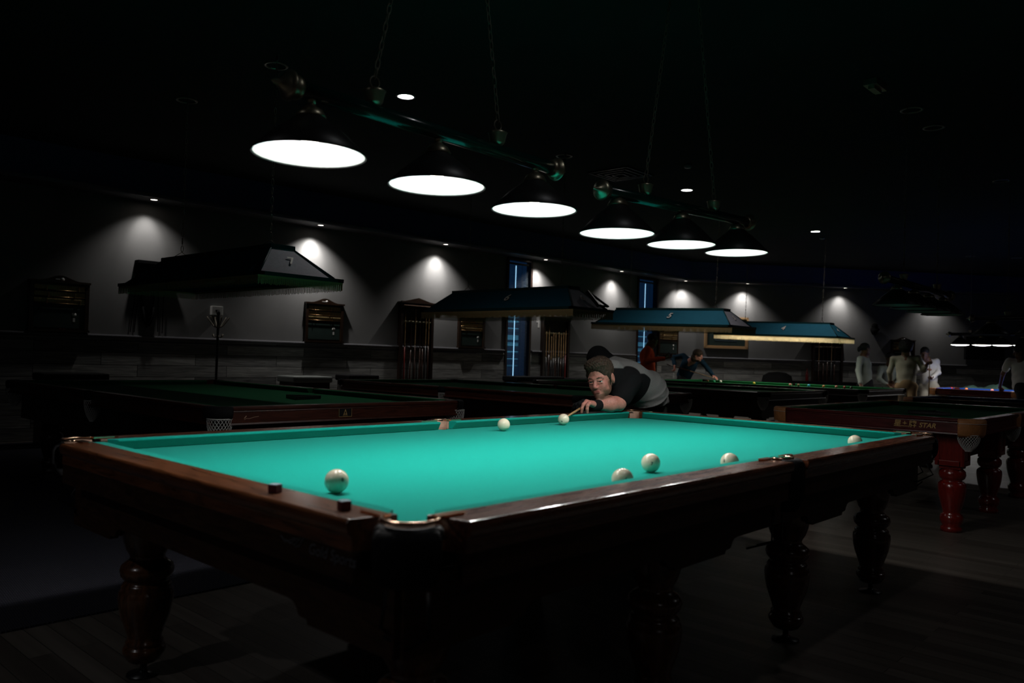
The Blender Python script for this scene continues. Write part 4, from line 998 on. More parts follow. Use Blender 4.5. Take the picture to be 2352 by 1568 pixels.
# cue racks
def cue_mesh(L=1.45, wood_m=None, butt=None, r0=.006, r1=.014):
    mb = MB(); mb.lathe([(r0,L),(r0,L-.012),(r0*1.05,L-.03),(r0*1.35,L*.55),(r1*.88,L*.52)], (0,0,0), 12, mi=0)
    mb.lathe([(r1,0),(r1*1.02,.02),(r1,.10),(r1*.86,L*.525)], (0,0,0), 12, mi=1); return mb
def rack(label, W, Hh, mx, cues, grp, z0=0, top_style=True):
    t = thing('cue_rack', label, 'cue rack', (0,0,0), 0, 'wall cue racks'); t.matrix_world = mx
    mb = MB()
    mb.box(-W/2,-W/2+.05,-.09,0,z0,Hh); mb.box(W/2-.05,W/2,-.09,0,z0,Hh)
    mb.box(-W/2,W/2,-.02,-.0,Hh*.55+z0*.4,Hh); mb.box(-W/2,W/2,-.11,0,Hh-.06,Hh+.0)
    mb.box(-W/2-.02,W/2+.02,-.12,0,Hh,Hh+.02); mb.box(-W/2,W/2,-.02,0,z0,z0+.5); mb.build('rack_frame', M['darkwood'], t)
    mb = MB(); mb.box(-W/2+.02,W/2-.02,-.14,0,z0-.0,z0+.04); mb.build('butt_tray', M['darkwood'], t)
    mb = MB(); mb.box(-W/2+.05,W/2-.05,-.06,-.02,Hh-.34,Hh-.30)
    for i in range(8):
        x = -W/2+.09+(W-.18)*i/7; mb.tube([(x-.02,-.06,Hh-.32),(x-.014,-.10,Hh-.32),(x+.014,-.10,Hh-.31),(x+.02,-.06,Hh-.31)], .003, 5)
    mb.build('cue_clip_bar', M['pewter'], t)
    if top_style:
        n = 16; pts = [(-W*.5,Hh+.02)]+[(W*.5*(-1+2*i/n), Hh+.03+.07*max(0,1-abs(-1+2*i/n)*1.25)) for i in range(n+1)]+[(W*.5,Hh+.02)]
        m = len(pts); mb = MB(); mb.add([(x,-.10,z) for x, z in pts]+[(x,-.07,z) for x, z in pts], [tuple(range(m)),tuple(reversed(range(m,2*m)))]+[(i,(i+1)%m,m+(i+1)%m,m+i) for i in range(m)]); mb.build('pediment', M['score_wood'], t)
        mb = MB(); mb.box(-W/2+.03,W/2-.03,-.123,-.119,Hh-.045,Hh-.035); mb.build('moulding', M['leather'], t)
    for i, (u, Lc, wm, bm, lab) in enumerate(cues):
        o = cue_mesh(Lc).build('cue_stick', [wm, bm]); o.matrix_world = mx @ Matrix.Translation((u*W, -.075, z0+.04)) @ Matrix.Rotation(.0, 4, 'X')
        tag(o, lab, 'cue', grp)
    return t
cw_, cdk, crd, cbk = M['cuewood'], M['cuedark'], M['cuered'], M['black']
rack('tall cue rack with carved pediment left of the canopy numbered 6', .72, 2.10, wmat(6.33), [(-.36,1.30,cw_,crd,'cue with red butt in the first cue rack'),(-.18,1.2,cdk,cdk,'dark cue in the first rack, second from the left'),(-.05,1.35,cw_,cdk,'cue with pale shaft in the middle of the first rack'),
      (.10,1.25,cdk,cdk,'black cue right of the middle of the first rack'),(.18,1.25,cdk,cdk,'black cue third from the right end of the first rack'),(.27,1.35,cw_,cbk,'thin pale cue second from the right end of the first rack'),(.36,1.35,cw_,cdk,'rightmost cue in the first rack')], 'cues in the first cue rack', z0=.62)
rack('cue rack full of yellow wood cues between the two windows', .80, 2.05, wmat(9.92), [(u, l, cw_, b, lab) for u, l, b, lab in ((-.37,1.10,cbk,'leftmost yellow cue in the rack between the windows'),(-.27,1.20,cdk,'second yellow cue from the left in the rack between the windows'),(-.18,1.0,cbk,'shorter yellow cue, third from the left between the windows'),
      (-.10,1.08,cbk,'fourth yellow cue from the left between the windows'),(-.02,1.08,cdk,'yellow cue at the middle of the rack between the windows'),(.10,1.1,cbk,'yellow cue just right of the middle between the windows'),(.19,1.06,cdk,'third yellow cue from the right between the windows'),(.28,1.1,cbk,'second yellow cue from the right between the windows'),(.36,1.2,crd,'rightmost, reddish cue between the windows'))], 'cues in the rack between the windows', z0=.62, top_style=False)
t_ = 3.95
rack('dark cue rack on the angled wall under the lit canopy', .80, 2.02, wmat(t_, D=BD, base=wb), [(-.30,1.3,cw_,cdk,'leftmost cue in the far rack under the lit canopy'),(-.15,1.25,cdk,cdk,'dark cue, second in the far rack'),(-.02,1.3,cdk,cdk,'dark cue, third in the far rack'),(.12,1.3,cw_,cbk,'pale cue, fourth in the far rack'),(.22,1.2,cdk,cdk,'dark cue, rightmost in the far rack')], 'cues in the far rack', z0=.60)
mb = MB(); mb.box(-.09,-.0,-.004,0,.0,.12); mb.box(-.05,.0,-.004,0,-.1,-.0); o = mb.build('paper_notice', M['white_paper']); o.matrix_world = wmat(9.48,0,1.93); tag(o, 'small grey paper notices on the wall beside the second cue rack', 'notice')
# hanging strap bundle, thermostat box, coat stand
t = thing('strap_hanger', 'black shelf with hanging dark bag and cords on the long wall behind canopy 7', 'hanger'); t.matrix_world = wmat(1.80)
mb = MB(); mb.box(-.20,.22,-.14,0,2.33,2.37); mb.box(-.2,.2,-.02,0,2.20,2.34); mb.build('shelf', M['blackmatte'], t)
mb = MB()
vs = []; fs = []; prof = [(.09,2.32),(.11,2.2),(.10,2.0),(.085,1.8),(.075,1.7),(.055,1.6),(.02,1.50)]
mb.lathe(prof, (-.03,-.085,0), 16); b = mb.build('hanging_bag', M['blackmatte'], t); b.scale = (1,.6,1)
mb = MB()
for x0, x1, zb in ((-.19,-.24,1.40),(-.15,-.19,1.40),(.10,.12,1.42),(.17,.18,1.40),(-.10,-.09,1.55)): mb.tube([(x0,-.09,2.33),(x0*.9+x1*.1,-.07,2.0),(x1,-.045,zb)], .006, 6)
mb.tube([(.04,-.09,1.75),(.035,-.08,1.62),(-.005,-.075,1.50),(-.04,-.075,1.47),(-.07,-.08,1.56),(-.10,-.085,1.75)], .012, 6)
mb.build('cord', M['blackmatte'], t)
t = thing('wall_thermostat', 'small pale box on the wall above the coat stand', 'wall box'); t.matrix_world = wmat(2.74,0,1.69)
bevbox('housing', M['white_paper'], t, -.085,.085,-.07,0,0,.135,.01); mb = MB(); mb.box(-.03,.03,-.074,-.07,.055,.08); mb.build('display', M['black'], t)
t = thing('coat_stand', 'black coat stand with curved hooks in front of the long wall', 'coat stand', tuple(wa(2.63,0,.35)))
mb = MB(); mb.lathe([(.20,0),(.20,.012),(.03,.03),(.018,.05),(.018,1.68),(.026,1.70),(.02,1.74),(.001,1.76)], (0,0,0), 20); mb.build('pole', M['black'], t)
for k in range(6):
    a = 2*PI*k/6+.35; d = Vector((math.cos(a),math.sin(a),0))
    mb = MB(); mb.tube([Vector((0,0,1.50)), d*.06+Vector((0,0,1.53)), d*.13+Vector((0,0,1.62)), d*.15+Vector((0,0,1.66))], .009, 6); mb.build('hook', M['chain'], t)
for k in range(4):
    a = 2*PI*k/4+.2; d = Vector((math.cos(a),math.sin(a),0))
    mb = MB(); mb.tube([Vector((0,0,1.40)), d*.05+Vector((0,0,1.37)), d*.085+Vector((0,0,1.385)), d*.09+Vector((0,0,1.42))], .007, 6); mb.build('hook', M['chain'], t)
# gold frame and dark boards on the angled wall
def bt(px): return px
t = thing('picture_frame', 'gold framed picture hanging behind the canopies 5 and 4', 'framed picture', group=None); t.matrix_world = wmat(1.30, D=BD, base=wb)
mb = MB(); W_, z0, z1 = .56, 1.58, 2.36
for k, (o0, o1, d) in enumerate(((0,.045,.05),(.045,.07,.035))):
    for (a, b, c, e_) in ((-W_+o0,W_-o0,z0+o0,z0+o1),(-W_+o0,W_-o0,z1-o1,z1-o0),(-W_+o0,-W_+o1,z0+o0,z1-o0),(W_-o1,W_-o0,z0+o0,z1-o0)): mb.box(a,b,-d,0,c,e_)
mb.build('gilt_frame', mat('gilt', (.8,.5,.25), .4, .6), t)
mb = MB(); mb.box(-W_+.06,W_-.06,-.02,-.005,z0+.06,z1-.06); pc = mb.build('picture_panel', M['slate'], t)
mb = MB()
for (a, b, c, e_) in ((-.28,.28,z0+.18,z0+.20),(-.28,.28,z0+.42,z0+.44),(-.28,-.26,z0+.18,z0+.44),(.26,.28,z0+.18,z0+.44)): mb.box(a,b,-.024,-.02,c,e_)
mb.lathe([(.001,0),(.03,0),(.03,.003),(.001,.003)], (-.2,-.020,z0+.31), 14, axis='y', M=Matrix.Rotation(PI,3,'Z'))
mb.build('printed_border', M['blind'], pc)
mb = MB(); r = random.Random(4)
for k in range(9):
    a = r.uniform(0,2*PI); mb.lathe([(.001,-.05),(.05,-.03),(.06,0),(.05,.03),(.001,.05)], (.10*math.cos(a)*r.random(),-.10,2.22+.07*math.sin(a)), 10)
mb.lathe([(.05,2.05),(.09,2.14),(.10,2.2)], (0,-.10,0), 14)
o = mb.build('wall_planter', M['blackmatte']); o.matrix_world = wmat(5.17, D=BD, base=wb); tag(o, 'dark lumpy wall planter on the angled wall left of the unlit cone shades', 'wall ornament')
scoreboard('scoreboard with yellow strips seen between the two standing men at right', .62, .55, wmat(6.0,0,1.38,BD,wb))
t = thing('wall_television', 'dark flat screen low on the wall below the lit cone shades', 'screen'); t.matrix_world = wmat(8.25,0,1.5,BD,wb)
bevbox('screen_body', M['black'], t, -.55,.55,-.09,-.02,0,.60,.01); mb = MB(); mb.lathe([(.001,0),(.03,0),(.03,.004),(.001,.006)], (-.12,-.09,.53), 14, axis='y', M=Matrix.Rotation(PI,3,'Z')); mb.build('badge', M['white_paper'], t)
mb = MB(); mb.box(-.5,.5,-.05,-.001,1.58,1.62)
# benches along the wall
def bench(x0, x1, yb, lab, h=.74, d=.42, m=None, grp='wall benches', base=None):
    t = thing('wall_bench', lab, 'bench', tuple(wa((x0+x1)/2, 0, yb)), math.atan2(WD.y,WD.x), grp); w2 = (x1-x0)/2
    bevbox('seat', m or M['black_leather'], t, -w2,w2,-d/2,d/2,h-.09,h,.02); bevbox('bench_base', M['darkwood'], t, -w2+.03,w2-.03,-d/2+.03,d/2-.03,0,h-.09,.005); return t
bench(.35,1.10,.55,'black bench top just visible beyond the far end of the left snooker table', .865)
bench(3.55,4.20,.60,'grey padded seat in front of the wall below the second scoreboard', .845, .5, mat('grey_vinyl', (.20,.22,.21), .5))
bench(4.50,5.05,.62,'dark bench under the wall below canopy 7, right of the grey seat', .87)
bench(8.20,9.50,.50,'black bench below the first blue-lit window', .86)
bench(9.80,11.1,.50,'black bench below the cue rack between the windows', .83)
# far clutter by the angled wall
t = thing('lounge_chair', 'dark rounded chair back behind the lit green table', 'chair', (13.9,5.3,0), -.7)
mb = MB(); mb.lathe([(.001,.42),(.30,.42),(.34,.5),(.36,.8),(.32,.98),(.2,1.05),(.001,1.07)], (0,0,0), 24); b = mb.build('backrest', M['blackmatte'], t); b.scale = (1,.55,1)
mb = MB(); mb.lathe([(.16,0),(.05,.03),(.04,.40),(.12,.43)], (0,0,0), 16); mb.build('pedestal', M['black'], t)
t = thing('side_bench', 'long black bench top beyond the lit green table, with a bottle on it', 'bench', (14.9,4.7,0), math.atan2(BD.y,BD.x))
bevbox('seat', M['blackmatte'], t, -.75,.75,-.2,.2,.80,.88,.01); bevbox('bench_base', M['blackmatte'], t, -.7,.7,-.15,.15,0,.80,.005)
mb = MB(); mb.lathe([(.033,0),(.035,.01),(.035,.15),(.03,.18),(.014,.22),(.013,.27),(.015,.275),(.001,.28)], (0,0,0), 18); o = mb.build('bottle', mat('dark_red_glass', (.12,.01,.01), .15)); o.location = (14.62,4.94,.8805); tag(o, 'dark red bottle standing on the black bench beyond the lit green table', 'bottle')
# crumpled green bag and a metal hoop on the blue table's far side
mb = MB(); n = 22; m = 12; vs = []; fs = []; r = random.Random(9)
for i in range(n+1):
    for j in range(m+1):
        u = i/n; v = j/m; zz = max(0,.15*math.sin(PI*min(1,u))**.6*math.sin(PI*v)**.5*(.75+.35*math.sin(u*9+2*v))) + r.uniform(-.018,.018)
        vs.append((-.45+.9*u, -.16+.32*v, zz))
for i in range(n):
    for j in range(m): fs.append((i*(m+1)+j,(i+1)*(m+1)+j,(i+1)*(m+1)+j+1,i*(m+1)+j+1))
mb.add(vs, fs, True); o = mb.build('crumpled_jacket', mat('grey_green_cloth', (.10,.20,.16), .7, bump=(40,1.0))); s_ = o.modifiers.new('thick','SOLIDIFY'); s_.thickness = .01
o.location = (15.95,1.72,.80); o.rotation_euler = (0,0,-PI/2+.3); tag(o, 'crumpled grey-green jacket lying beyond the bright blue table', 'jacket')
t = thing('chair', 'dark chair holding the crumpled grey-green jacket beyond the blue table', 'chair', (15.95,1.72,0), -PI/2+.3)
bevbox('seat', M['blackmatte'], t, -.5,.5,-.22,.22,.70,.795,.01)
for sx in (-1,1):
    for sy in (-1,1): mb = MB(); mb.box(sx*.45-.02,sx*.45+.02,sy*.18-.02,sy*.18+.02,0,.70); mb.build('leg', M['black'], t)
t = thing('chair', 'chair with a bright curved metal back beyond the right half of the blue table', 'chair', (15.95,.86,0), -PI/2+.1)
mb = MB(); mb.tube([(.20*math.cos(a), 0, .80+.17*math.sin(a)) for a in [PI*i/16 for i in range(17)]], .014, 8); mb.tube([(.2,0,.80),(.2,0,0)], .013, 8); mb.tube([(-.2,0,.80),(-.2,0,0)], .013, 8); mb.build('back_hoop', mat('chrome', (.6,.6,.6), .2, 1), t)
bevbox('seat', M['blackmatte'], t, -.2,.2,-.38,.0,.44,.50,.02)
mb = MB(); mb.tube([(.19,-.36,.44),(.19,-.36,0)], .012, 8); mb.build('leg', M['black'], t); mb = MB(); mb.tube([(-.19,-.36,.44),(-.19,-.36,0)], .012, 8); mb.build('leg', M['black'], t)
# ---------------------------------------------------------------- people: smooth implicit bodies turned into one mesh each
def V3(*a): return np.array(a, float)
class Prims(list):
    def C(s, a, b, ra, rb=None, k=.03, sub=False, cut=None): s.append(('C', np.array(a,float), np.array(b,float), ra, ra if rb is None else rb, k, sub)); return s
    def E(s, c, r, R=None, k=.03, sub=False): s.append(('E', np.array(c,float), np.array(r,float), np.eye(3) if R is None else R, k, sub)); return s
    def place(s, R, T, sc=1.0):
        o = Prims()
        for p in s:
            if p[0] == 'C': o.append(('C', R@(p[1]*sc)+T, R@(p[2]*sc)+T, p[3]*sc, p[4]*sc, p[5]*sc, p[6]))
            else: o.append(('E', R@(p[1]*sc)+T, p[2]*sc, R@p[3], p[4]*sc, p[5]))
        return o
def field(prims, xs, ys, zs):
    F = np.full((len(xs),len(ys),len(zs)), .2, np.float32)
    for p in prims:
        if p[0] == 'C': lo = np.minimum(p[1]-p[3], p[2]-p[4]); hi = np.maximum(p[1]+p[3], p[2]+p[4]); k = p[5]; sub = p[6]
        else: r = p[2].max(); lo = p[1]-r; hi = p[1]+r; k = p[4]; sub = p[5]
        m = k+.03; sl = []
        for ax, l, h in zip((xs,ys,zs), lo-m, hi+m): sl.append(slice(np.searchsorted(ax, l), np.searchsorted(ax, h)))
        sl = tuple(sl); G = F[sl]
        if G.size == 0: continue
        Xg = xs[sl[0]][:,None,None]; Yg = ys[sl[1]][None,:,None]; Zg = zs[sl[2]][None,None,:]
        if p[0] == 'C':
            a, b = p[1], p[2]; ab = b-a; L2 = max(ab@ab, 1e-12)
            t = np.clip(((Xg-a[0])*ab[0]+(Yg-a[1])*ab[1]+(Zg-a[2])*ab[2])/L2, 0, 1)
            d = np.sqrt((Xg-a[0]-t*ab[0])**2+(Yg-a[1]-t*ab[1])**2+(Zg-a[2]-t*ab[2])**2) - (p[3]+(p[4]-p[3])*t)
        else:
            R = p[3]; c = p[1]; q = []
            for i in range(3): q.append(((Xg-c[0])*R[0,i]+(Yg-c[1])*R[1,i]+(Zg-c[2])*R[2,i]))
            r = p[2]; k0 = np.sqrt((q[0]/r[0])**2+(q[1]/r[1])**2+(q[2]/r[2])**2); k1 = np.sqrt((q[0]/r[0]**2)**2+(q[1]/r[1]**2)**2+(q[2]/r[2]**2)**2)+1e-9
            d = k0*(k0-1)/k1
        if sub: G2 = -G; h = np.maximum(k-np.abs(G2-d), 0)/max(k,1e-6); F[sl] = -(np.minimum(G2, d)-h*h*k*.25)
        else: h = np.maximum(k-np.abs(G-d), 0)/max(k,1e-6); F[sl] = np.minimum(G, d)-h*h*k*.25
    return F
def axis_pts(lo, hi, coarse, fines):
    """coarse spacing, refined inside the given (lo, hi, step) spans"""
    x = lo; o = [lo]
    while x < hi:
        st = coarse
        for a, b, f in fines:
            if a-.005 <= x <= b: st = min(st, f)
            elif x < a and x+coarse > a: st = min(st, max(f, (a-x)))
        x += st; o.append(x)
    return np.array(o)
def nets(F, xs, ys, zs):
    ins = F < 0; nx, ny, nz = F.shape
    cnt = np.zeros((nx-1,ny-1,nz-1), np.float32); acc = np.zeros((nx-1,ny-1,nz-1,3), np.float32)
    AX = (xs, ys, zs)
    for ax in range(3):
        a = [slice(None)]*3; b = [slice(None)]*3; a[ax] = slice(0,-1); b[ax] = slice(1,None)
        fa, fb = F[tuple(a)], F[tuple(b)]; cr = (fa < 0) != (fb < 0); I = np.argwhere(cr)
        if len(I) == 0: continue
        va = fa[cr]; vb = fb[cr]; t = va/(va-vb)
        P = np.stack([AX[i][I[:,i]] for i in range(3)], 1); P[:,ax] += t*(AX[ax][I[:,ax]+1]-AX[ax][I[:,ax]])
        o1, o2 = [i for i in range(3) if i != ax]
        for d1 in (0,-1):
            for d2 in (0,-1):
                J = I.copy(); J[:,o1] += d1; J[:,o2] += d2
                ok = (J[:,o1] >= 0)&(J[:,o2] >= 0)&(J[:,o1] < F.shape[o1]-1)&(J[:,o2] < F.shape[o2]-1)
                J = J[ok]; np.add.at(cnt, tuple(J.T), 1); np.add.at(acc, tuple(J.T), P[ok])
    idx = np.full(cnt.shape, -1, np.int64); m = cnt > 0; idx[m] = np.arange(m.sum()); verts = acc[m]/cnt[m][:,None]
    faces = []
    for ax in range(3):
        a = [slice(None)]*3; b = [slice(None)]*3; a[ax] = slice(0,-1); b[ax] = slice(1,None)
        fa, fb = F[tuple(a)], F[tuple(b)]; I = np.argwhere((fa < 0) != (fb < 0)); o1, o2 = [(1,2),(2,0),(0,1)][ax]
        ok = (I[:,o1] > 0)&(I[:,o2] > 0)&(I[:,o1] < F.shape[o1]-1)&(I[:,o2] < F.shape[o2]-1); I = I[ok]
        flip = fa[tuple(I.T)] < 0
        q = []
        for d1, d2 in ((-1,-1),(0,-1),(0,0),(-1,0)):
            J = I.copy(); J[:,o1] += d1; J[:,o2] += d2; q.append(idx[tuple(J.T)])
        Q = np.stack(q, 1); Q[~flip] = Q[~flip][:,::-1]; faces.append(Q)
    return verts, np.concatenate(faces)
def implicit(name, prims, mat_, parent, coarse=.012, fines=((),(),()), matfn=None, disp=None, pad=.03, attrs=None):
    lo = np.min([np.minimum(p[1],p[2])-max(p[3],p[4]) if p[0] == 'C' else p[1]-p[2].max() for p in prims if not p[-1]], 0)-pad
    hi = np.max([np.maximum(p[1],p[2])+max(p[3],p[4]) if p[0] == 'C' else p[1]+p[2].max() for p in prims if not p[-1]], 0)+pad
    A = [axis_pts(lo[i], hi[i], coarse, [f[i] for f in fines if f]) for i in range(3)]
    F = field(prims, *A)
    for _ in range(1): pass
    v, f = nets(F, *A)
    me = bpy.data.meshes.new(name); me.from_pydata(v.tolist(), [], f.tolist()); me.polygons.foreach_set('use_smooth', [True]*len(f))
    ms = mat_ if isinstance(mat_, (list, tuple)) else [mat_]
    for m in ms: me.materials.append(m)
    me.update(); fix_normals(me)
    if disp is not None:
        n = len(me.vertices); co_ = np.empty(n*3); me.vertices.foreach_get('co', co_); co_ = co_.reshape(-1,3)
        no = np.array([tuple(x.vector) for x in me.vertex_normals]) if hasattr(me, 'vertex_normals') else np.zeros_like(co_)
        co_ = co_+no*disp(co_, no)[:,None]; me.vertices.foreach_set('co', co_.ravel()); me.update()
    if matfn is not None:
        n = len(me.polygons); c = np.empty(n*3); me.polygons.foreach_get('center', c); nn = np.empty(n*3); me.polygons.foreach_get('normal', nn)
        me.polygons.foreach_set('material_index', matfn(c.reshape(-1,3), nn.reshape(-1,3)).astype(np.int32)); me.update()
    if attrs is not None:
        n = len(me.vertices); c = np.empty(n*3); me.vertices.foreach_get('co', c)
        for k_, val in attrs(c.reshape(-1,3)).items():
            at = me.attributes.new(k_, 'FLOAT', 'POINT'); at.data.foreach_set('value', np.asarray(val, np.float32))
    o = bpy.data.objects.new(name, me); COL.objects.link(o); o.parent = parent
    return o
def mix_attr(m, base, layers, noise=100, sharp=None, amt=.15):
    """colour regions of one garment or body, chosen by per-vertex attributes"""
    nt = m.node_tree; L = nt.links; b = nt.nodes['Principled BSDF']; tc = nt.nodes.new('ShaderNodeTexCoord')
    n = nt.nodes.new('ShaderNodeTexNoise'); n.inputs['Scale'].default_value = noise; L.new(tc.outputs['Object'], n.inputs['Vector'])
    prev = None
    for name, col, w_ in layers:
        a = nt.nodes.new('ShaderNodeAttribute'); a.attribute_name = name; r = nt.nodes.new('ShaderNodeMapRange')
        if sharp: r.inputs['From Min'].default_value = .5-sharp; r.inputs['From Max'].default_value = .5+sharp
        r.inputs['To Max'].default_value = w_; L.new(a.outputs['Fac'], r.inputs['Value'])
        mx = nt.nodes.new('ShaderNodeMix'); mx.data_type = 'RGBA'; L.new(r.outputs[0], mx.inputs[0])
        if prev is None: mx.inputs[6].default_value = (*base, 1)
        else: L.new(prev, mx.inputs[6])
        mx.inputs[7].default_value = (*col, 1); prev = mx.outputs[2]
    rr_ = nt.nodes.new('ShaderNodeMapRange'); rr_.inputs['From Min'].default_value = .3; rr_.inputs['From Max'].default_value = .7; rr_.inputs['To Min'].default_value = 1-amt; rr_.inputs['To Max'].default_value = 1+amt; L.new(n.outputs['Fac'], rr_.inputs['Value'])
    v = nt.nodes.new('ShaderNodeVectorMath'); v.operation = 'SCALE'; L.new(prev, v.inputs[0]); L.new(rr_.outputs[0], v.inputs['Scale']); L.new(v.outputs[0], b.inputs['Base Color'])
def frame(fwd, upv):
    f = np.array(fwd,float); f /= np.linalg.norm(f); u = np.array(upv,float); u -= f*(u@f); u /= np.linalg.norm(u); r = np.cross(f, u)
    return np.stack([r, f, u], 1)         # local x right, y forward, z up
def head_prims(nose=1.0, sockets=True):
    P = Prims()
    P.E((0,-.012,.036),(.076,.094,.084),k=.02); P.E((0,.022,-.030),(.058,.066,.082),k=.03); P.E((0,.066,-.093),(.026,.022,.020),k=.022)
    for s in (-1,1):
        P.E((s*.040,.012,-.066),(.022,.032,.028),k=.025); P.E((s*.037,.058,-.028),(.016,.016,.018),k=.022); P.C((s*.010,.086,.020),(s*.046,.072,.020),.009,.007,k=.012)
    if sockets:
        for s in (-1,1): P.E((s*.031,.101,.001),(.019,.016,.010),k=.010,sub=True)
    P.C((0,.084,.014),(0,.108,-.026),.008*nose,.012*nose,k=.012)
    for s in (-1,1): P.E((s*.012,.098,-.033),(.008,.011,.008),k=.006)
    P.C((-.016,.089,-.0585),(.016,.089,-.0585),.0045,k=.006); P.C((-.013,.0875,-.068),(.013,.0875,-.068),.0054,k=.006)
    P.C((-.024,.096,-.0635),(.024,.096,-.0635),.0022,k=.003,sub=True)
    for s in (-1,1):
        P.E((s*.079,-.008,-.004),(.010,.022,.034),k=.008); P.E((s*.088,-.004,-.002),(.006,.011,.018),k=.005,sub=True)
    return P
def finger(P, k, pts, r0, r1, kk=.006):
    n = len(pts)-1
    for i in range(n): P.C(pts[i], pts[i+1], r0+(r1-r0)*i/n, r0+(r1-r0)*(i+1)/n, k=kk)
def hand(P, wrist, d, palm_n, curl=.5, sc=1.0, thumb=1, r=.0085):
    """generic hand: d pointing along the fingers, palm_n out of the palm, thumb side sign"""
    w_ = np.array(wrist,float); d = np.array(d,float); d /= np.linalg.norm(d); n = np.array(palm_n,float); n -= d*(n@d); n /= np.linalg.norm(n); s = np.cross(d, n)*thumb
    kn = w_+d*.085*sc
    for o in (-.028,-.010,.010,.027): P.C(w_+s*o*.6*sc, kn+s*o*sc, .013*sc, .012*sc, k=.014)
    for i, (o, L) in enumerate(((.030,.072),(.010,.080),(-.010,.075),(-.028,.060))):
        a = kn+s*o*sc; pts = [a]; dd = d.copy(); L1 = L*sc
        for j, fr in enumerate((.42,.32,.26)):
            th = curl*(.5+.55*j)+.06*i; dd = d*math.cos(th)+n*math.sin(th); pts.append(pts[-1]+dd*L1*fr)
        finger(P, 0, pts, r*sc*1.05, r*sc*.85)
    t0 = w_+d*.022*sc+s*.022*sc; t1 = t0+(d*.55+s*.65+n*.35)*.042*sc; t2 = t1+(d*.8+s*.2+n*.5)*.034*sc; finger(P, 0, [t0,t1,t2], .012*sc, .0085*sc)
    return kn
def span(c, r, st): return ((c[0]-r, c[0]+r, st), (c[1]-r, c[1]+r, st), (c[2]-r, c[2]+r, st))

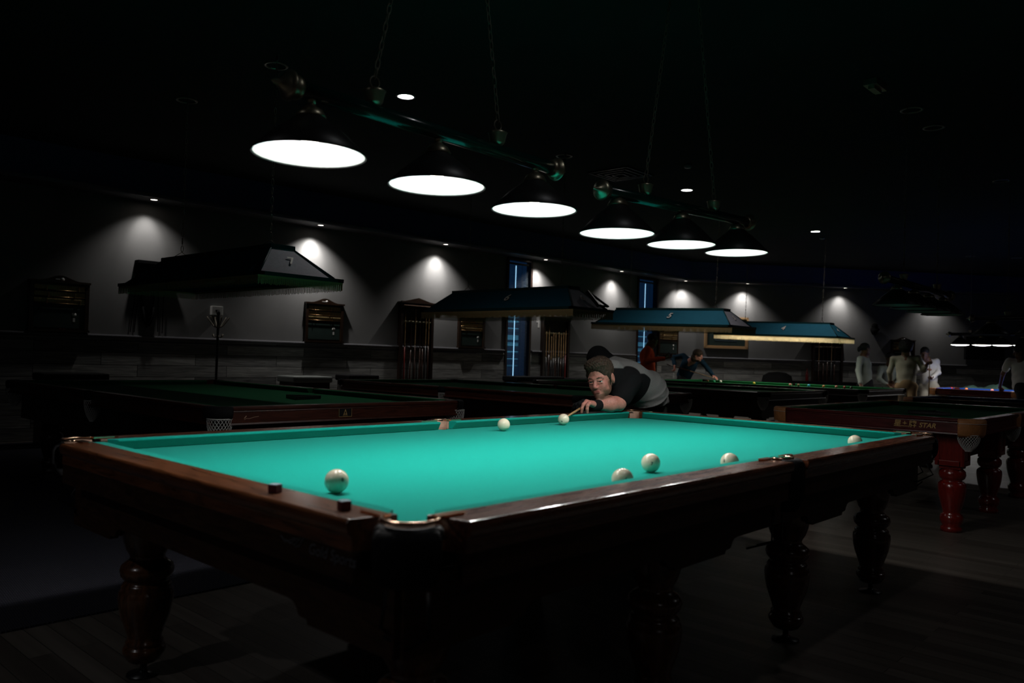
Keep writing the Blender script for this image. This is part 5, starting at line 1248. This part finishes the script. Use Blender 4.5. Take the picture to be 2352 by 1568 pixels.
def bg_person(label, J, skin, hair, shirt_m, trou_m, hair_style='short', short_sleeve=False, untucked=.0, group=None, head_st=.006):
    """J: joints in metres, world frame"""
    base = np.array(J['ankL'])*.5+np.array(J['ankR'])*.5
    t = thing('person', label, 'person', (0,0,0)); 
    if group: t['group'] = group
    R = frame(J['face'], J.get('up', (0,0,1))); hc = np.array(J['head'],float); sc = J.get('hs', 1.0)
    B_ = Prims(); B_ += head_prims().place(R, hc, sc)
    nb = np.array(J['neck'],float); B_.C(hc+R@np.array((0,-.02,-.05))*sc, nb, .052*sc, .058, k=.03)
    g = lambda k: np.array(J[k],float)
    ch, pe = g('chest'), g('pelvis'); B_.C(nb, ch, .07, .12, k=.05); B_.C(ch, pe, .12, .12, k=.05)
    for s in 'LR':
        B_.C(ch, g('sh'+s), .08, .050, k=.04); B_.C(g('sh'+s), g('el'+s), .046, .037, k=.03); B_.C(g('el'+s), g('wr'+s), .036, .025, k=.02)
        d = g('wr'+s)-g('el'+s); hd = J.get('hd'+s, d); hn = J.get('hn'+s, (0,0,-1)); hand(B_, g('wr'+s), hd, hn, J.get('curl'+s, .6), 1.0, 1 if s == 'R' else -1, r=.0095)
        B_.C(pe, g('hip'+s), .10, .085, k=.05); B_.C(g('hip'+s), g('kn'+s), .078, .052, k=.03); B_.C(g('kn'+s), g('ank'+s), .052, .036, k=.02)
        B_.C(g('ank'+s)+V3(0,0,-.02), g('ank'+s)+np.array(J.get('foot', J['face']))*V3(1,1,0)*.13+V3(0,0,-.045), .035, .028, k=.02)
    B_ = Prims(B_)
    fin = [span(hc, .13, head_st)]+[span(g('wr'+s)+(g('wr'+s)-g('el'+s))/np.linalg.norm(g('wr'+s)-g('el'+s))*.08, .10, .0065) for s in 'LR']
    implicit('body', B_, skin, t, .016, fin)
    # clothing
    S = Prims(); S.C(nb+(ch-nb)*.30, ch, .075, .130, k=.04); S.C(ch, pe+(ch-pe)*.05, .132, .135+untucked, k=.04)
    sd = g('shL')-g('shR'); sd /= np.linalg.norm(sd)
    S.C(ch+sd*.065, pe+sd*.05+(ch-pe)*.05, .112, .112, k=.03); S.C(ch-sd*.065, pe-sd*.05+(ch-pe)*.05, .112, .112, k=.03)
    for s in 'LR':
        S.C(ch+(nb-ch)*.3, g('sh'+s), .085, .060, k=.03); 
        if short_sleeve: S.C(g('sh'+s), g('sh'+s)*.4+g('el'+s)*.6, .060, .062, k=.02)
        else: S.C(g('sh'+s), g('el'+s), .058, .050, k=.018); S.C(g('el'+s), g('wr'+s)-(g('wr'+s)-g('el'+s))*.08, .052, .040, k=.025)
    wr = lambda c, n: .0030*np.sin(c[:,2]*38+c[:,0]*17+c[:,1]*9+2*np.sin(c[:,0]*9))+.002*np.sin(c[:,2]*13-c[:,0]*30+c[:,1]*31)
    implicit('shirt', S, shirt_m, t, .016, disp=wr)
    Tr = Prims(); Tr.C(pe+(ch-pe)*.12, pe, .135, .13, k=.05)
    for s in 'LR': Tr.C(pe, g('hip'+s), .125, .105, k=.05); Tr.C(g('hip'+s), g('kn'+s), .095, .07, k=.03); Tr.C(g('kn'+s), g('ank'+s)+V3(0,0,.03), .07, .058, k=.02)
    implicit('trousers', Tr, trou_m, t, .018, disp=wr)
    for s in 'LR':
        fo = np.array(J.get('foot', J['face']),float)*V3(1,1,0); fo /= np.linalg.norm(fo); a = g('ank'+s)
        sh = Prims(); sh.C(a+V3(0,0,-.03), a+V3(0,0,-.045)-fo*.03, .045, .04, k=.02); sh.C(a+V3(0,0,-.05), a+fo*.15+V3(0,0,-.055), .044, .036, k=.02)
        implicit('shoe', sh, M['black'], t, .012)
    Hh = Prims()
    if hair_style == 'afro':
        Hh.E((0,-.02,.055),(.125,.125,.105)); Hh.E((0,-.05,-.01),(.115,.10,.09)); Hh.E((0,.13,-.04),(.075,.075,.095), k=.02, sub=True)
    elif hair_style == 'tail':
        Hh.E((0,-.020,.045),(.084,.10,.085)); Hh.E((0,-.12,.02),(.035,.04,.04)); Hh.E((0,-.15,-.01),(.03,.03,.05)); Hh.E((0,.10,-.04),(.075,.062,.09), k=.02, sub=True)
    elif hair_style == 'long':
        Hh.E((0,-.018,.045),(.092,.108,.092)); Hh.E((0,-.06,-.06),(.09,.07,.09)); Hh.E((0,.10,-.045),(.066,.062,.095), k=.02, sub=True)
    else:
        Hh.E((0,-.018,.045),(.084,.100,.085)); Hh.E((0,.10,-.045),(.080,.070,.095), k=.02, sub=True)
    rr = np.random.RandomState(3)
    implicit('hair', Hh.place(R, hc, sc), hair, t, .009, disp=lambda c, n: rr.uniform(-.006,.006,len(c)) if hair_style in ('afro','long') else rr.uniform(-.002,.002,len(c)))
    if J.get('beard'):
        Bd = Prims(); Bd.E((0,.040,-.085),(.058,.060,.040)); Bd.E((0,.075,-.05),(.035,.045,.03), k=.02, sub=True); implicit('beard', Bd.place(R, hc, sc), hair, t, .008)
    return t
# ---------------------------------------------------------------- the player leaning over the far corner
def main_player():
    t = thing('person', 'man in a grey and black shirt bent low over the turquoise table, aiming a cue', 'person', (0,0,0))
    sc = 1.08
    fwd = V3(-.965,-.255,-.22); R = frame(fwd, (-.09,.10,1.0)); hc = V3(1.458,.960,1.090)
    neck = V3(1.63,1.02,1.12); ch = V3(1.90,1.09,1.075); be = V3(2.12,1.12,1.00); pe = V3(2.31,1.17,.90)
    shL = V3(1.745,.925,1.075); elL = V3(1.597,.905,.925); wrL = V3(1.372,.932,.915)
    shR = V3(1.850,1.270,1.235); elR = V3(2.14,1.42,1.22); wrR = V3(1.985,1.305,1.005)
    kL, kR = V3(2.30,1.09,.50), V3(2.50,1.30,.50); aL, aR = V3(2.30,1.07,.09), V3(2.62,1.38,.09)
    hL, hR = pe+V3(-.02,-.09,-.06), pe+V3(.04,.09,-.06)
    # head with lids
    Hd = head_prims(1.0)
    for s in (-1,1):
        Hd.C((s*.020,.0885,.0085),(s*.043,.0815,.0075),.0048,.0044,k=.004); Hd.C((s*.021,.087,-.0095),(s*.042,.080,-.0085),.0045,.004,k=.005)
        pass
    for z in (.040,.050,.060): Hd.C((-.03,.089-(z-.04)*.35,z),(.03,.089-(z-.04)*.35,z),.0016,k=.003)
    B_ = Prims(); B_ += Hd.place(R, hc, sc)
    B_.C(hc+R@V3(0,-.03,-.055), neck, .050, .056, k=.03); B_.C(neck, ch, .075, .13, k=.05); B_.C(ch, pe, .13, .13, k=.05)
    for a, b, c in ((shL,elL,wrL),(shR,elR,wrR)):
        B_.C(ch, a, .08, .058, k=.04); B_.C(a, b, .058, .047, k=.03); B_.C(b, b*.62+c*.38, .047, .050, k=.03); B_.C(b*.62+c*.38, c, .050, .030, k=.03)
    for h_, k_, a_2 in ((hL,kL,aL),(hR,kR,aR)):
        B_.C(pe, h_, .11, .10, k=.05); B_.C(h_, k_, .09, .06, k=.03); B_.C(k_, a_2, .06, .04, k=.02); B_.C(a_2, a_2+V3(-.13,-.03,-.05), .035, .03, k=.02)
    # bridge hand on the cushion
    K = dict(i=V3(1.304,1.004,.927), m=V3(1.292,.970,.940), r=V3(1.275,.934,.942), p=V3(1.264,.902,.932))
    for q, rr_ in (('i',.016),('m',.016),('r',.0155),('p',.014)): B_.C(wrL+(K[q]-wrL)*.15, K[q], .022, rr_, k=.014)
    tips = dict(i=V3(1.285,1.055,.874), m=V3(1.262,1.006,.874), r=V3(1.226,.934,.874), p=V3(1.240,.898,.874))
    for q in 'imrp':
        a = K[q]; b = tips[q]; out = V3(-.022,-.008,.012)
        m1 = a+(b-a)*.42+out; m2 = a+(b-a)*.75+out*.7; finger(B_, 0, [a,m1,m2,b], .0125, .0092, .005)
    T0 = wrL+V3(-.02,.035,-.005); T1 = V3(1.31,1.00,.885); T2 = V3(1.275,1.015,.885); finger(B_, 0, [T0,T1,T2], .015, .010)
    hd = V3(-.30,-.14,-.55); hand(B_, wrR, (-.25,-.12,-.65), (-.9,-.4,.3), 1.35, 1.05, 1, r=.010)
    fin = [span(hc, .155, .0036), ((1.19,1.40,.0042),(.87,1.08,.0042),(.86,.96,.0042)), span(wrR+V3(-.02,-.01,-.06), .09, .006)]
    Ri = R.T
    def sstep(e0, e1, v): t_ = np.clip((v-e0)/(e1-e0), 0, 1); return t_*t_*(3-2*t_)
    def body_attr(c):
        q = (c-hc)@R/sc; x, y, z = q.T; ax_ = np.abs(x)
        near_ = sstep(.152,.144,np.linalg.norm(q,axis=1))*sstep(-.124,-.114,z)*sstep(-.012,0,y)
        chin = sstep(-.074,-.084,z); jaw = sstep(-.052,-.068,z)*sstep(.024,.040,ax_); side = sstep(.052,.060,ax_)*sstep(.0,-.02,z)*sstep(.040,.025,y); mou = sstep(.030,.024,ax_)*sstep(-.046,-.050,z)*sstep(-.058,-.055,z)*.5
        lip = sstep(.020,.016,ax_)*sstep(-.0530,-.0555,z)*sstep(-.0745,-.072,z)*sstep(.084,.087,y)
        blush = sstep(.055,.02,np.abs(z+.025))*sstep(.10,.02,np.abs(ax_-.042))*sstep(.02,.05,y)*.35
        return {'beard': np.clip(np.maximum.reduce([chin,jaw,side,mou])*near_*(1-lip), 0, 1), 'lip': lip*near_, 'blush': blush*near_}
    ms = mat('player_skin', (.56,.235,.185), .5, sss=.12, bump=(260,.12)); mix_attr(ms, (.56,.235,.185), [('blush',(.60,.16,.14),1),('beard',(.10,.05,.028),.8),('lip',(.36,.10,.09),.8)], noise=120)
    implicit('body', B_, ms, t, .013, fin, attrs=body_attr)
    for s in (-1,1):
        mb = MB(); mb.lathe([(max(.0118*math.sin(PI*i/12),1e-5), -.0118*math.cos(PI*i/12)) for i in range(13)], (0,0,0), 20, cap=False)
        mb.lathe([(.0056,.0106),(.0050,.0118),(.0001,.0121)], (0,0,0), 16, cap=False, mi=1)
        e = mb.build('eye', [M['eye'], M['iris']], t); p = hc+R@(V3(s*.031,.0745,.0)*sc); gz = R@V3(-.10,1,.12); gz /= np.linalg.norm(gz)
        e.matrix_world = Matrix.Translation(p) @ Vector(gz).to_track_quat('Z','Y').to_matrix().to_4x4() @ Matrix.Scale(sc,4)
    Eb = Prims()
    for s in (-1,1): Eb.C((s*.014,.0915,.0215),(s*.030,.0895,.0255),.0030,.0033,k=.003); Eb.C((s*.030,.0895,.0255),(s*.047,.077,.022),.0033,.0018,k=.003)
    implicit('eyebrow', Eb.place(R, hc, sc), mat('eyebrow_hair', (.09,.05,.03), .8), t, .0022)
    # hair: cap on the skull with a brushed-up fringe
    Hh = Prims(); Hh.E((0,-.016,.052),(.084,.101,.086)); Hh.E((0,.040,.100),(.060,.050,.030), k=.03); Hh.E((.02,.055,.095),(.045,.036,.026), k=.02)
    for s in (-1,1): Hh.C((s*.074,.020,.03),(s*.075,.014,-.008),.008,.005,k=.02)
    Hh.E((0,.105,-.012),(.092,.060,.088), k=.012, sub=True); Hh.E((0,.0,-.12),(.15,.15,.11), k=.02, sub=True)
    for s in (-1,1): Hh.E((s*.094,-.006,-.010),(.020,.028,.034), k=.008, sub=True)
    def tuft(c, n):
        q = (c-hc)@R/sc; x, y, z = q.T
        a = np.sin(x*260+6*np.sin(y*70)+3*np.sin(z*90)); b = np.sin(x*130-y*120+5*np.sin(z*60))
        top = np.clip((z-.05)/.06, 0, 1)
        return (.0018*a+.0018*b)*(.4+top)+.002*top
    implicit('hair', Hh.place(R, hc, sc), M['hairb'], t, .0042, disp=tuft)
    # shirt : grey body with black raglan shoulders and front
    S = Prims(); ax0 = (pe-ch)/np.linalg.norm(pe-ch); lat = V3(-.1,.98,.15); lat /= np.linalg.norm(lat)
    S.C(neck+V3(.035,.01,.0), ch, .092, .150, k=.06)
    for s in (-.075,.075): S.C(ch+lat*s, be+lat*s*1.1, .135, .150, k=.07); S.C(be+lat*s, pe-ax0*.05+lat*s*1.1, .148, .138, k=.05)
    S.C(ch, shL, .11, .080, k=.05); S.C(shL, elL*.72+shL*.28, .082, .070, k=.04)
    S.C(ch, shR, .11, .074, k=.04); S.C(shR, elR, .074, .060, k=.04); S.C(elR, wrR*.5+elR*.5, .06, .052, k=.03)
    S.C(neck+(hc-neck)*.30+V3(0,0,-.02), neck+V3(.05,.01,0), .078, .095, k=.03)
    S.E((pe[0]-.02,pe[1]-.05,.78), (.40,.46,.135), k=.02, sub=True)
    ax = pe-ch; ax /= np.linalg.norm(ax); sdv = np.cross(ax, lat)
    def fold(c, n):
        u = (c-ch)@ax; v = (c-ch)@lat; w_ = (c-ch)@V3(0,0,1)
        ph = (w_-.75*u)*62+1.5*np.sin(u*11)+1.2*np.sin(v*13); f = .011*(1-np.abs(np.sin(ph*.5)))**2.2*np.clip(.5+.5*np.sin(u*13+v*9),0.15,1) + .0015*np.sin((u*.5-w_*1.5)*48+v*14+2*np.sin(w_*20))
        env = np.clip((u+.05)/.25, .25, 1.25)
        return f*env+.002
    M['gshirt'] = mat('heather_grey_jersey', (.25,.247,.245), .95, spec=.1, noise=(300,.25), bump=(500,.3))
    M['bshirt'] = mat('black_jersey', (.010,.010,.011), .95, spec=.1, bump=(500,.3))
    def sm(c):
        def dseg(a, b):
            ab = b-a; tt = np.clip(((c-a)@ab)/(ab@ab),0,1); return np.linalg.norm(c-a-tt[:,None]*ab,axis=1)
        d1 = np.minimum(dseg(shL, elL), dseg(shL, shL+(ch-shL)*.35)); d2 = np.minimum(dseg(shR, elR), dseg(shR, wrR))
        u = (c-ch)@ax; v_ = (c-ch)@lat; zz = c[:,2]; line = ch[2]+ (pe[2]-ch[2])*np.clip(u/.52,0,1)
        v1 = .104+.006*np.sin(zz*45)-d1; v2 = .13-d2
        vf = np.minimum(line-.045+.10*np.clip((u-.16)/.22,-1,1)*-1-zz, .13+.55*np.minimum(v_,0)-u)
        vn = np.minimum(np.minimum(.16-np.linalg.norm(c-neck,axis=1), neck[2]+.045-zz), neck[1]+.03-c[:,1])
        return {'panel': .5+np.maximum.reduce([v1, v2, vf, vn])*10}
    mg = mat('raglan_jersey', (.25,.247,.245), .95, spec=.1, bump=(500,.3)); mix_attr(mg, (.25,.247,.245), [('panel',(.010,.010,.011),1)], noise=300, sharp=.04, amt=.22)
    implicit('shirt', S, mg, t, .0062, disp=fold, attrs=sm)
    G = Prims()                    # glove on thumb, index and middle finger with a wide wrist strap
    for q in 'im':
        a = K[q]; b = tips[q]; out = V3(-.022,-.008,.012); m1 = a+(b-a)*.42+out; m2 = a+(b-a)*.75+out*.7
        G.C(wrL+(K[q]-wrL)*.1, a, .0245, .0185, k=.012); finger(G, 0, [a,m1,m2,b+(a-b)*.05], .0150, .0115, .005)
    finger(G, 0, [T0,T1,T2], .0175, .0125); dw = (wrL-elL)/np.linalg.norm(wrL-elL); G.C(wrL-dw*.030, wrL+dw*.016, .0375, .0360, k=.01)
    implicit('glove', G, M['bshirt'], t, .0045)
    Tr = Prims(); Tr.C(pe+ax*-.06, pe+V3(.02,0,-.03), .135, .142, k=.05)
    for h_, k_, a_2 in ((hL,kL,aL),(hR,kR,aR)): Tr.C(pe, h_, .13, .115, k=.05); Tr.C(h_, k_, .105, .075, k=.03); Tr.C(k_, a_2+V3(0,0,.04), .075, .062, k=.02)
    implicit('trousers', Tr, mat('grey_green_trousers', (.035,.040,.034), .9, spec=.1), t, .014)
    for a_2 in (aL, aR):
        sh = Prims(); sh.C(a_2+V3(0,0,-.035), a_2+V3(.03,0,-.045), .045, .042, k=.02); sh.C(a_2+V3(0,0,-.05), a_2+V3(-.15,-.04,-.055), .044, .035, k=.02); implicit('shoe', sh, M['black'], t, .011)
    return t
main_player()
def cue_between(p0, p1, label, L=None, group=None, r0=.0055, r1=.0145):
    """p0 tip, p1 a point along the butt"""
    p0 = Vector(p0); p1 = Vector(p1); d = (p1-p0).normalized(); L = L or (p1-p0).length
    t = thing('cue_stick', label, 'cue', tuple(p0), 0, group); q = d.to_track_quat('Z','Y').to_matrix()
    mb = MB(); mb.lathe([(r0*.8,0),(r0,.003),(r0,.012)], (0,0,0), 14, M=q); mb.build('tip', M['chalk_top'], t)
    mb = MB(); mb.lathe([(r0,.012),(r0*1.04,.03)], (0,0,0), 14, M=q); mb.build('ferrule', M['white_paper'], t)
    mb = MB(); mb.lathe([(r0*1.04,.03),(r0*1.3,.3),(r1*.75,L*.5)], (0,0,0), 16, M=q); mb.build('shaft', M['cuewood'] if L > 1.3 else M['cuewood'], t)
    mb = MB(); mb.lathe([(r1*.75,L*.5),(r1,L-.02),(r1*.9,L)], (0,0,0), 16, M=q); mb.build('butt', M['cuedark'], t)
    return t
cue_between((.875,.786,.8640), (1.28,.975,.901), 'pale cue under the gloved hand of the bending player, tip at an ivory ball', 1.52)

cue_between((12.075,5.795,.905), (12.33,6.90,1.115), 'pale cue held by the bearded man in navy over the lit green table', 1.40)
X_ = {}
def legs(J, side, kz=.48, fw=(0,0)):
    s = Vector(side).normalized(); p = Vector(J['pelvis'])
    for k, q in (('L',-1),('R',1)):
        J['hip'+k] = tuple(p+s*q*.09+Vector((0,0,-.07))); J['kn'+k] = tuple(Vector((p.x,p.y,0))+s*q*.10+Vector((fw[0]*q,fw[1]*q,kz))); J['ank'+k] = tuple(Vector((p.x,p.y,0))+s*q*.11+Vector((fw[0]*q*1.5,fw[1]*q*1.5,.09)))
    return J
def side_of(face): f = Vector((face[0],face[1],0)).normalized(); return f.cross(Vector((0,0,1)))
red_sh = mat('orange_red_sweater', (.70,.10,.04), .9, spec=.1); navy_sh = mat('navy_denim_shirt', (.012,.035,.06), .85, spec=.1)
wht = mat('white_cotton', (.62,.60,.58), .9, spec=.1); whs = mat('pale_green_grey_cotton', (.30,.34,.31), .9, spec=.1); bei = mat('beige_knit', (.36,.34,.27), .95, spec=.1, bump=(120,.3))
khk = mat('khaki_cotton', (.26,.18,.10), .9, spec=.1); drk = mat('dark_trousers', (.015,.015,.018), .9, spec=.1); gtee = mat('light_grey_tee', (.66,.65,.64), .9, spec=.1); cream = mat('cream_trousers', (.45,.42,.36), .9, spec=.1)
def P(label, J, face, *a, **k):
    J['face'] = face; 
    if 'hipL' not in J: legs(J, side_of(face), fw=J.pop('fw',(0,0)))
    return bg_person(label, J, *a, **k)
P('person in an orange-red jumper looking down at a phone by the window', dict(head=(9.772,5.857,1.598), neck=(9.750,5.917,1.476), chest=(9.744,5.947,1.330), pelvis=(9.746,5.913,0.954), shL=(9.877,6.043,1.445), shR=(9.600,5.842,1.432), elL=(9.890,6.035,1.222), elR=(9.560,5.858,1.220), wrL=(9.95,5.770,1.280), wrR=(9.80,5.600,1.275), curlL=.9, curlR=.9, hnL=(0,0,1), hnR=(0,0,1)), (.67,-.74,-.35), M['skind'], M['haird'], red_sh, drk)
t = thing('phone', 'dark phone held up by the person in the orange-red jumper', 'phone', (10.0,5.61,1.34), .7)
o = bevbox('phone_body', M['black'], t, -.035,.035,-.004,.004,-.07,.07,.003); mb = MB(); mb.box(-.031,.031,-.0052,-.0042,-.062,.062); mb.build('phone_screen', M['glass'], t); t.rotation_euler = (-.7,0,.7)
P('bearded man in a navy shirt leaning over the lit green table with a cue', dict(head=(12.401,6.396,1.360), neck=(12.468,6.547,1.274), chest=(12.547,6.686,1.180), pelvis=(12.70,6.90,0.90), shL=(12.640,6.454,1.271), shR=(12.536,6.828,1.354), elL=(12.561,6.229,1.080), elR=(12.452,7.029,1.320), wrL=(12.497,6.080,0.955), wrR=(12.330,6.916,1.139), curlL=.5, hdL=(-.1,-.8,-.45), hdR=(0,-.1,-1), curlR=1.2, hs=1.02, beard=1), (.10,-.85,-.28), M['skin'], M['hairb'], navy_sh, drk, 'long')
P('person with tied-back dark hair in a pale shirt standing behind the lit green table', dict(head=(13.560,3.340,1.579), neck=(13.589,3.376,1.449), chest=(13.598,3.381,1.302), pelvis=(13.629,3.358,0.905), shL=(13.796,3.413,1.400), shR=(13.401,3.385,1.384), elL=(13.874,3.409,1.183), elR=(13.322,3.391,1.144), wrL=(13.850,3.392,0.934), wrR=(13.274,3.322,0.906)), (.82,-.55,0), M['skind'], M['haird'], whs, drk, 'tail')
P('lower-standing person in a pale shirt, left of the man in the beige jumper', dict(head=(14.952,3.303,1.424), neck=(15.050,3.348,1.287), chest=(15.100,3.371,1.176), pelvis=(15.284,3.403,0.803), shL=(15.234,3.214,1.218), shR=(14.973,3.497,1.209), elL=(15.149,3.163,0.994), elR=(14.820,3.487,0.983), wrL=(14.896,3.164,0.900), wrR=(14.758,3.300,0.880)), (-.70,-.70,-.1), M['skind'], M['haird'], whs, drk)
P('man seen from behind with bushy dark hair, beige jumper and khaki trousers', dict(head=(13.063,2.442,1.611), neck=(13.123,2.458,1.484), chest=(13.143,2.469,1.337), pelvis=(13.167,2.453,0.947), shL=(13.055,2.656,1.397), shR=(13.184,2.265,1.412), elL=(13.127,2.739,1.165), elR=(13.262,2.186,1.205), wrL=(13.357,2.797,1.000), wrR=(13.085,2.099,1.290), hdR=(-.2,-.4,.55), curlR=1.3), (.93,.17,-.1), M['skind'], M['haird'], bei, khk, 'afro')
cue_between((13.03,2.02,1.48), (13.03,2.04,.02), 'upright cue held in the right hand of the man in the beige jumper', 1.46)
P('smiling man in a white top facing the room beside the man in the beige jumper', dict(head=(15.003,2.651,1.548), neck=(15.153,2.647,1.417), chest=(15.239,2.641,1.292), pelvis=(15.329,2.647,0.929), shL=(15.333,2.508,1.394), shR=(15.099,2.770,1.379), elL=(15.238,2.451,1.160), elR=(14.950,2.750,1.142), wrL=(14.959,2.508,1.033), wrR=(14.831,2.587,1.204), hdL=(-.8,-.1,0), hnL=(0,.3,1)), (-.88,-.20,-.35), M['skind'], M['haird'], wht, cream)
P('man in a light grey t-shirt at the right edge, hand on the blue table', dict(head=(13.298,0.660,1.571), neck=(13.409,0.657,1.470), chest=(13.440,0.639,1.319), pelvis=(13.356,0.615,0.936), shL=(13.404,0.834,1.405), shR=(13.345,0.435,1.403), elL=(13.554,0.960,1.178), elR=(13.521,0.427,1.180), wrL=(13.90,1.075,0.935), wrR=(13.70,0.46,0.96), hdL=(.8,.0,-.30), hdR=(.3,0,-.8), hnL=(-1,0,0), curlL=.4), (-.20,.90,-.25), M['skind'], M['haird'], gtee, drk, 'long', short_sleeve=True)
